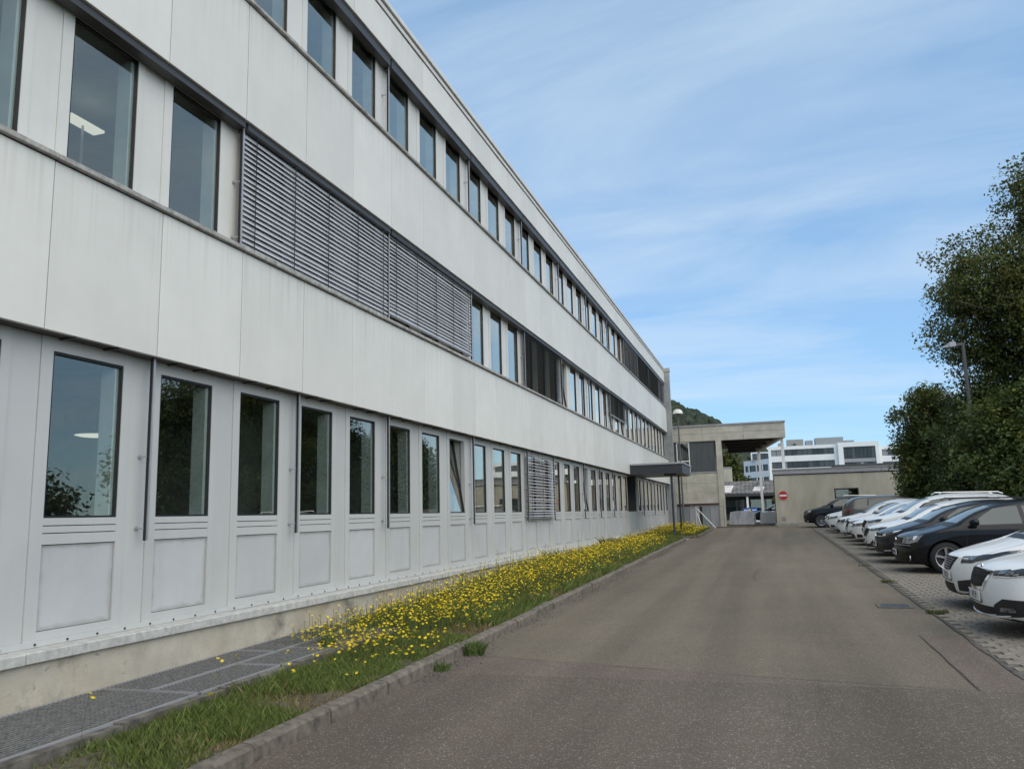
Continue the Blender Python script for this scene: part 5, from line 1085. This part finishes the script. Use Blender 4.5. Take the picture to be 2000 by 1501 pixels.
        for w__ in (.05, .02, .05, .05, .012, .045, .05, .05): g.box(p.x - .0095, p.x - .0082, yy, yy + w__ * .8, pz - .036, pz + .036) if w__ > .02 else None; yy += w__ + .005
        g.build('plate_marks', 'plate_ink', pl)['kind'] = 'stuff'
    if rails:
        for s_ in (-1, 1):
            mb = MB(); pts = [(ws + .25, s_ * hw * .66, H - .03), (ws + .35, s_ * hw * .665, H + .025), (L - .75, s_ * hw * .655, H), (L - .62, s_ * hw * .65, H - .05)]; mb.path(pts, [.016] * 4, 6); mb.build('roof_rail', 'chrome' if rails == 'chrome' else 'black_plastic', e).location = (-c, 0, 0)
    return e
# ---- fronts (points are snapped to the body: x is approximate)
def badge(put, bv, z, r, mats=('chrome', 'black_plastic'), x=0):
    p = snap(bv, (x, 0, z), .006); o = put('emblem', MB().tube((p.x, 0, p.z), (p.x - .012, 0, p.z), r, n=20).mesh('emblem'), mats[0]); put('emblem_core', MB().tube((p.x - .0121, 0, p.z), (p.x - .014, 0, p.z), r * .8, n=20).mesh('emblem_core'), mats[1], o); return o, p
def front_oct(pat, put, T, e, c, bv, pm):
    n = T['hn']; k = .02 if T['kind'] == 'suv' else 0
    # chrome frame, black shield grille with vertical ribs
    pat('grille_frame', [(.05, -.30, n - .23), (.02, 0, n - .25), (.05, .30, n - .23)], [(.12, -.455, n + .012), (.05, 0, n + .03), (.12, .455, n + .012)], 'chrome', 4, .008)
    g = pat('grille', [(.05, -.235, n - .20), (.02, 0, n - .218), (.05, .235, n - .20)], [(.12, -.36, n - .02), (.05, 0, n - .004), (.12, .36, n - .02)], 'mesh_black', 4, .015)
    for i in range(15):
        y = -.27 + i * .0386; o = put('grille_rib', patch_mesh(bv, [(.05, y * .84 - .004, n - .20), (.05, y * .84 + .004, n - .20)], [(.1, y * 1.08 - .004, n - .014), (.1, y * 1.08 + .004, n - .014)], 2, .019, 1), 'black_plastic', g)
    o = pat('headlight', [(.13, .45, n - .075), (.24, .66, n - .06), (.42, .83, n - .03)], [(.15, .44, n + .005), (.27, .66, n + .035), (.50, .845, n + .055)], 'lamp_dark', 3, .007); pat('headlight', mir([(.13, .45, n - .075), (.24, .66, n - .06), (.42, .83, n - .03)]), mir([(.15, .44, n + .005), (.27, .66, n + .035), (.50, .845, n + .055)]), 'lamp_dark', 3, .007)
    for y0, y1, dz in ((.51, .60, 0), (.63, .71, .01), (.73, .79, .018)):
        for f in ((lambda q: q), mir): put('lamp_lens', patch_mesh(bv, f([(.2, y0, n - .052 + dz), (.25, y1, n - .045 + dz)]), f([(.2, y0 + .02, n - .002 + dz), (.28, y1 + .02, n + .008 + dz)]), 2, .012, 3), 'lamp_glass')
    pat('daylight_strip', [(.15, .45, n - .088), (.26, .66, n - .074), (.44, .84, n - .042)], [(.15, .45, n - .078), (.26, .66, n - .064), (.44, .84, n - .032)], 'chrome', 1, .009, both=True)
    pat('lower_intake', [(.06, -.60, .245 + k), (0, 0, .225 + k), (.06, .60, .245 + k)], [(.06, -.55, .335 + k), (0, 0, .335 + k), (.06, .55, .335 + k)], 'mesh_black', 3, .006)
    pat('fog_housing', [(.10, .50, .245 + k), (.22, .70, .25 + k), (.42, .86, .27 + k)], [(.10, .50, .36 + k), (.16, .63, .44 + k), (.36, .80, .44 + k)], 'black_plastic', 3, .008, both=True)
    pat('fog_lamp', [(.14, .58, .30 + k), (.24, .75, .305 + k)], [(.14, .60, .345 + k), (.24, .745, .35 + k)], 'lamp_glass', 2, .014, both=True)
    pat('front_lip', [(.10, -.80, .20 + k), (.0, 0, .185 + k), (.10, .80, .20 + k)], [(.10, -.78, .238 + k), (.0, 0, .222 + k), (.10, .78, .238 + k)], pm, 1, .022)
    badge(put, bv, n + .065, .035, ('chrome', 'mesh_black'), .1)
def front_peu(pat, put, T, e, c, bv, pm):
    n = T['hn']
    pat('grille_frame', [(.05, -.20, n - .20), (.02, 0, n - .215), (.05, .20, n - .20)], [(.12, -.375, n + .005), (.05, 0, n + .02), (.12, .375, n + .005)], 'chrome', 4, .006)
    g = pat('grille', [(.05, -.185, n - .188), (.02, 0, n - .202), (.05, .185, n - .188)], [(.12, -.345, n - .014), (.05, 0, n - .002), (.12, .345, n - .014)], 'mesh_black', 4, .013)
    for r in range(5):
        for i in range(7):
            y = (-.15 + i * .05) * (1 + r * .16); z = n - .175 + r * .036; put('grille_stud', patch_mesh(bv, [(.05, y - .014, z - .005), (.05, y + .014, z - .005)], [(.05, y - .014, z + .005), (.05, y + .014, z + .005)], 1, .018, 1), 'alu', g)
    p = snap(bv, (.05, 0, n - .10), .022); put('emblem', MB().box(p.x - .01, p.x, -.022, .022, n - .155, n - .04).mesh('emblem'), 'chrome')
    for f in ((lambda q: q), mir):
        h = put('headlight', patch_mesh(bv, f([(.16, .46, n - .10), (.26, .64, n - .085), (.40, .78, n - .02), (.70, .86, n + .07)]), f([(.18, .45, n + .0), (.30, .66, n + .035), (.46, .79, n + .07), (.80, .865, n + .115)]), 3, .007), 'lamp_dark')
        put('lamp_lens', patch_mesh(bv, f([(.24, .56, n - .06), (.30, .66, n - .05)]), f([(.24, .57, n - .005), (.30, .67, n + .01)]), 2, .012, 3), 'lamp_glass', None)
        put('side_intake', patch_mesh(bv, f([(.10, .42, .27), (.24, .68, .28), (.36, .80, .32)]), f([(.10, .42, .40), (.24, .68, .44), (.38, .81, .45)]), 3, .007), 'black_plastic')
        for q in range(3): put('intake_bar', patch_mesh(bv, f([(.10, .43, .30 + q * .03), (.24, .68, .31 + q * .03)]), f([(.10, .43, .306 + q * .03), (.24, .68, .316 + q * .03)]), 1, .012, 3), 'rim_dark')
    g = pat('lower_grille', [(.05, -.33, .225), (0, 0, .215), (.05, .33, .225)], [(.05, -.30, .355), (0, 0, .355), (.05, .30, .355)], 'mesh_black', 3, .007)
    for q in range(3): put('grille_bar', patch_mesh(bv, [(.05, -.31, .25 + q * .035), (0, 0, .245 + q * .035), (.05, .31, .25 + q * .035)], [(.05, -.31, .258 + q * .035), (0, 0, .253 + q * .035), (.05, .31, .258 + q * .035)], 1, .012, 3), 'rim_dark', g)
    pat('front_lip', [(.12, -.70, .19), (.0, 0, .175), (.12, .70, .19)], [(.12, -.68, .215), (.0, 0, .205), (.12, .68, .215)], 'black_plastic', 1, .016)
def front_golf(pat, put, T, e, c, bv, pm):
    n = T['hn']
    g = pat('grille', [(.06, -.44, n - .105), (.02, 0, n - .125), (.06, .44, n - .105)], [(.09, -.45, n - .01), (.05, 0, n - .005), (.09, .45, n - .01)], 'mesh_black', 3, .006)
    for q in range(2): put('grille_bar', patch_mesh(bv, [(.06, -.44, n - .075 + q * .035), (.02, 0, n - .09 + q * .035), (.06, .44, n - .075 + q * .035)], [(.06, -.44, n - .065 + q * .035), (.02, 0, n - .08 + q * .035), (.06, .44, n - .065 + q * .035)], 1, .011, 4), 'black_plastic', g)
    for f in ((lambda q: q), mir):
        put('headlight', patch_mesh(bv, f([(.10, .46, n - .12), (.20, .66, n - .135), (.34, .82, n - .085)]), f([(.12, .46, n - .0), (.26, .66, n + .045), (.46, .83, n + .085)]), 4, .007), 'lamp_glass')
        put('lamp_ring', patch_mesh(bv, f([(.12, .50, n - .10), (.14, .58, n - .11)]), f([(.12, .50, n - .02), (.16, .58, n - .01)]), 2, .011, 3), 'lamp_dark'); put('lamp_ring', patch_mesh(bv, f([(.30, .70, n - .06), (.32, .75, n - .05)]), f([(.30, .71, n + .03), (.36, .77, n + .045)]), 2, .011, 3), 'lamp_white')
        p = snap(bv, f([(.24, .66, .32)])[0], .008); put('fog_lamp', MB().tube((p.x, p.y, p.z), (p.x - .014, p.y, p.z), .058, n=18).mesh('fog_lamp'), 'alloy'); put('fog_lens', MB().tube((p.x - .0141, p.y, p.z), (p.x - .018, p.y, p.z), .044, n=18).mesh('fog_lens'), 'lamp_glass')
    pat('trim_strip', [(.14, -.78, n - .16), (.0, 0, n - .175), (.14, .78, n - .16)], [(.14, -.78, n - .148), (.0, 0, n - .160), (.14, .78, n - .148)], 'chrome' if pm != 'paint_navy' else 'alloy', 1, .010)
    g = pat('lower_grille', [(.08, -.50, .235), (0, 0, .225), (.08, .50, .235)], [(.08, -.44, .37), (0, 0, .37), (.08, .44, .37)], 'mesh_black', 3, .006)
    for q in range(3): put('grille_bar', patch_mesh(bv, [(.08, -.46, .26 + q * .034), (0, 0, .252 + q * .034), (.08, .46, .26 + q * .034)], [(.08, -.46, .268 + q * .034), (0, 0, .26 + q * .034), (.08, .46, .268 + q * .034)], 1, .011, 3), 'rim_dark', g)
    badge(put, bv, n - .055, .062, ('chrome', 'black_plastic'))
def front_astra(pat, put, T, e, c, bv, pm):
    n = T['hn']
    g = pat('grille', [(.06, -.42, n - .14), (.02, 0, n - .155), (.06, .42, n - .14)], [(.09, -.46, n - .02), (.05, 0, n - .01), (.09, .46, n - .02)], 'mesh_black', 3, .006); put('grille_bar', patch_mesh(bv, [(.08, -.46, n - .085), (.02, 0, n - .10), (.08, .46, n - .085)], [(.08, -.46, n - .065), (.02, 0, n - .08), (.08, .46, n - .065)], 1, .012, 4), 'chrome', g)
    for f in ((lambda q: q), mir):
        put('headlight', patch_mesh(bv, f([(.12, .47, n - .10), (.24, .68, n - .07), (.44, .84, n + .01)]), f([(.14, .47, n - .02), (.28, .68, n + .05), (.56, .85, n + .11)]), 3, .007), 'lamp_dark'); put('lamp_lens', patch_mesh(bv, f([(.16, .50, n - .085), (.20, .60, n - .075)]), f([(.17, .53, n - .04), (.20, .60, n - .02)]), 2, .012, 3), 'lamp_white'); put('lamp_strip', patch_mesh(bv, f([(.34, .74, n - .01), (.44, .82, n + .04)]), f([(.36, .74, n + .03), (.54, .84, n + .095)]), 2, .012, 3), 'lamp_white')
        put('fog_trim', patch_mesh(bv, f([(.16, .58, .30), (.28, .74, .31)]), f([(.16, .58, .33), (.28, .74, .34)]), 1, .010, 3), 'chrome')
    pat('trim_strip', [(.10, -.55, .26), (.0, 0, .25), (.10, .55, .26)], [(.10, -.55, .27), (.0, 0, .26), (.10, .55, .27)], 'alloy', 1, .010); pat('lower_grille', [(.08, -.48, .28), (0, 0, .27), (.08, .48, .28)], [(.08, -.42, .38), (0, 0, .38), (.08, .42, .38)], 'mesh_black', 3, .006); badge(put, bv, n - .075, .055)
def front_plain(pat, put, T, e, c, bv, pm):
    n = T['hn']; g = pat('grille', [(.06, -.38, n - .12), (.02, 0, n - .135), (.06, .38, n - .12)], [(.09, -.42, n - .015), (.05, 0, n - .01), (.09, .42, n - .015)], 'mesh_black', 3, .006)
    for q in range(2): put('grille_bar', patch_mesh(bv, [(.06, -.40, n - .09 + q * .04), (.02, 0, n - .10 + q * .04), (.06, .40, n - .09 + q * .04)], [(.06, -.40, n - .08 + q * .04), (.02, 0, n - .09 + q * .04), (.06, .40, n - .08 + q * .04)], 1, .011, 4), 'chrome', g)
    for f in ((lambda q: q), mir):
        put('headlight', patch_mesh(bv, f([(.12, .44, n - .11), (.22, .66, n - .10), (.36, .82, n - .05)]), f([(.14, .44, n - .005), (.26, .66, n + .03), (.46, .83, n + .06)]), 3, .007), 'lamp_glass'); put('lamp_ring', patch_mesh(bv, f([(.16, .50, n - .09), (.2, .60, n - .09)]), f([(.16, .50, n - .02), (.2, .60, n - .005)]), 2, .011, 3), 'lamp_dark')
        put('fog_housing', patch_mesh(bv, f([(.14, .55, .27), (.28, .76, .28)]), f([(.14, .58, .38), (.28, .74, .37)]), 2, .008, 3), 'black_plastic')
    pat('lower_grille', [(.08, -.46, .245), (0, 0, .235), (.08, .46, .245)], [(.08, -.38, .37), (0, 0, .37), (.08, .38, .37)], 'mesh_black', 3, .006); badge(put, bv, n - .07, .05)
def rear_suv(pat, put, T, e, c, bv, pm):
    L = T['L']; z = T['hood']
    for f in ((lambda q: q), mir): put('tail_light', patch_mesh(bv, f([(L - .03, .50, z - .13), (L - .06, .80, z - .13), (L - .28, .90, z - .10)]), f([(L - .05, .50, z - .0), (L - .10, .80, z + .02), (L - .32, .90, z + .02)]), 3, .008), 'tail_red')
    pat('bumper_trim', [(L - .1, -.80, .30), (L, 0, .30), (L - .1, .80, .30)], [(L - .1, -.80, .48), (L, 0, .48), (L - .1, .80, .48)], 'black_plastic', 2, .008)
    front_plain(pat, put, T, e, c, bv, pm)
TW = base_type(4.69, 1.83, 1.47, 'wagon', 2.69, .92, .325); TH = base_type(4.25, 1.80, 1.46, 'hatch', 2.62, .88, .318); TG = base_type(4.20, 1.78, 1.48, 'hatch', 2.58, .87, .318, .74, .95); TS = base_type(4.40, 1.84, 1.63, 'suv', 2.64, .88, .345); TS['plate_z'] = .60; TSD = base_type(4.60, 1.80, 1.43, 'sedan', 2.75, .85, .32)
TG['plate_z'] = .42; TW['plate_z'] = .43; TH['plate_z'] = .46; TSD['plate_z'] = .45
build_car('parked_car', TW, front_oct, 'paint_white2', 2, 'nearest white estate car with chrome-framed shield grille at the right picture edge', 8.02, 11.3, 'AP 39')
build_car('parked_car', TH, front_peu, 'paint_white', 1, 'white hatchback with small studded grille, second car from the camera', 8.16, 13.7, 'KB 50')
build_car('parked_car', TG, front_golf, 'paint_navy', 1, 'dark navy hatchback with silver five-spoke wheel showing', 8.27, 19.8)
build_car('parked_car', TH, front_astra, 'paint_grey', 1, 'dark grey hatchback just behind the navy one, bright white lamp strips', 8.17, 22.4)
build_car('parked_car', TW, front_oct, 'paint_white2', 1, 'white estate car directly behind the dark grey hatchback', 8.20, 25.0, rails='black')
build_car('parked_car', TS, front_oct, 'paint_white2', 1, 'tall white crossover with roof rails in the middle of the row', 8.42, 27.6, rails='chrome')
build_car('parked_car', TSD, front_plain, 'paint_white', 1, 'white saloon car just beyond the tall white crossover', 8.31, 30.2)
build_car('parked_car', TH, front_oct, 'paint_white2', 1, 'white hatchback second beyond the tall white crossover', 8.35, 32.6, detail=False)
build_car('parked_car', TG, front_golf, 'paint_white', 1, 'white hatchback standing just before the brown-grey crossover', 8.21, 35.2, detail=False)
build_car('parked_car', TS, rear_suv, 'paint_brown', 1, 'brown-grey crossover parked nose-in with its rear lamp showing', 8.62, 37.8, flip=True, detail=False)
build_car('parked_car', TSD, front_plain, 'paint_white', 1, 'white saloon car just beyond the brown-grey crossover', 8.18, 40.4, detail=False)
build_car('parked_car', TH, front_plain, 'paint_white2', 1, 'white hatchback farthest among the white cars', 8.25, 42.9, detail=False)
build_car('parked_car', TS, front_golf, 'paint_black', 2, 'black crossover standing alone against the garage wall', 7.46, 48.3, rails='chrome')
# dark wheel of something standing in the yard
build_car('parked_car', TG, front_plain, 'paint_grey', 1, 'dark hatchback in the yard under the raised roof', 4.4, 66.5, group='cars in the yard', detail=False)
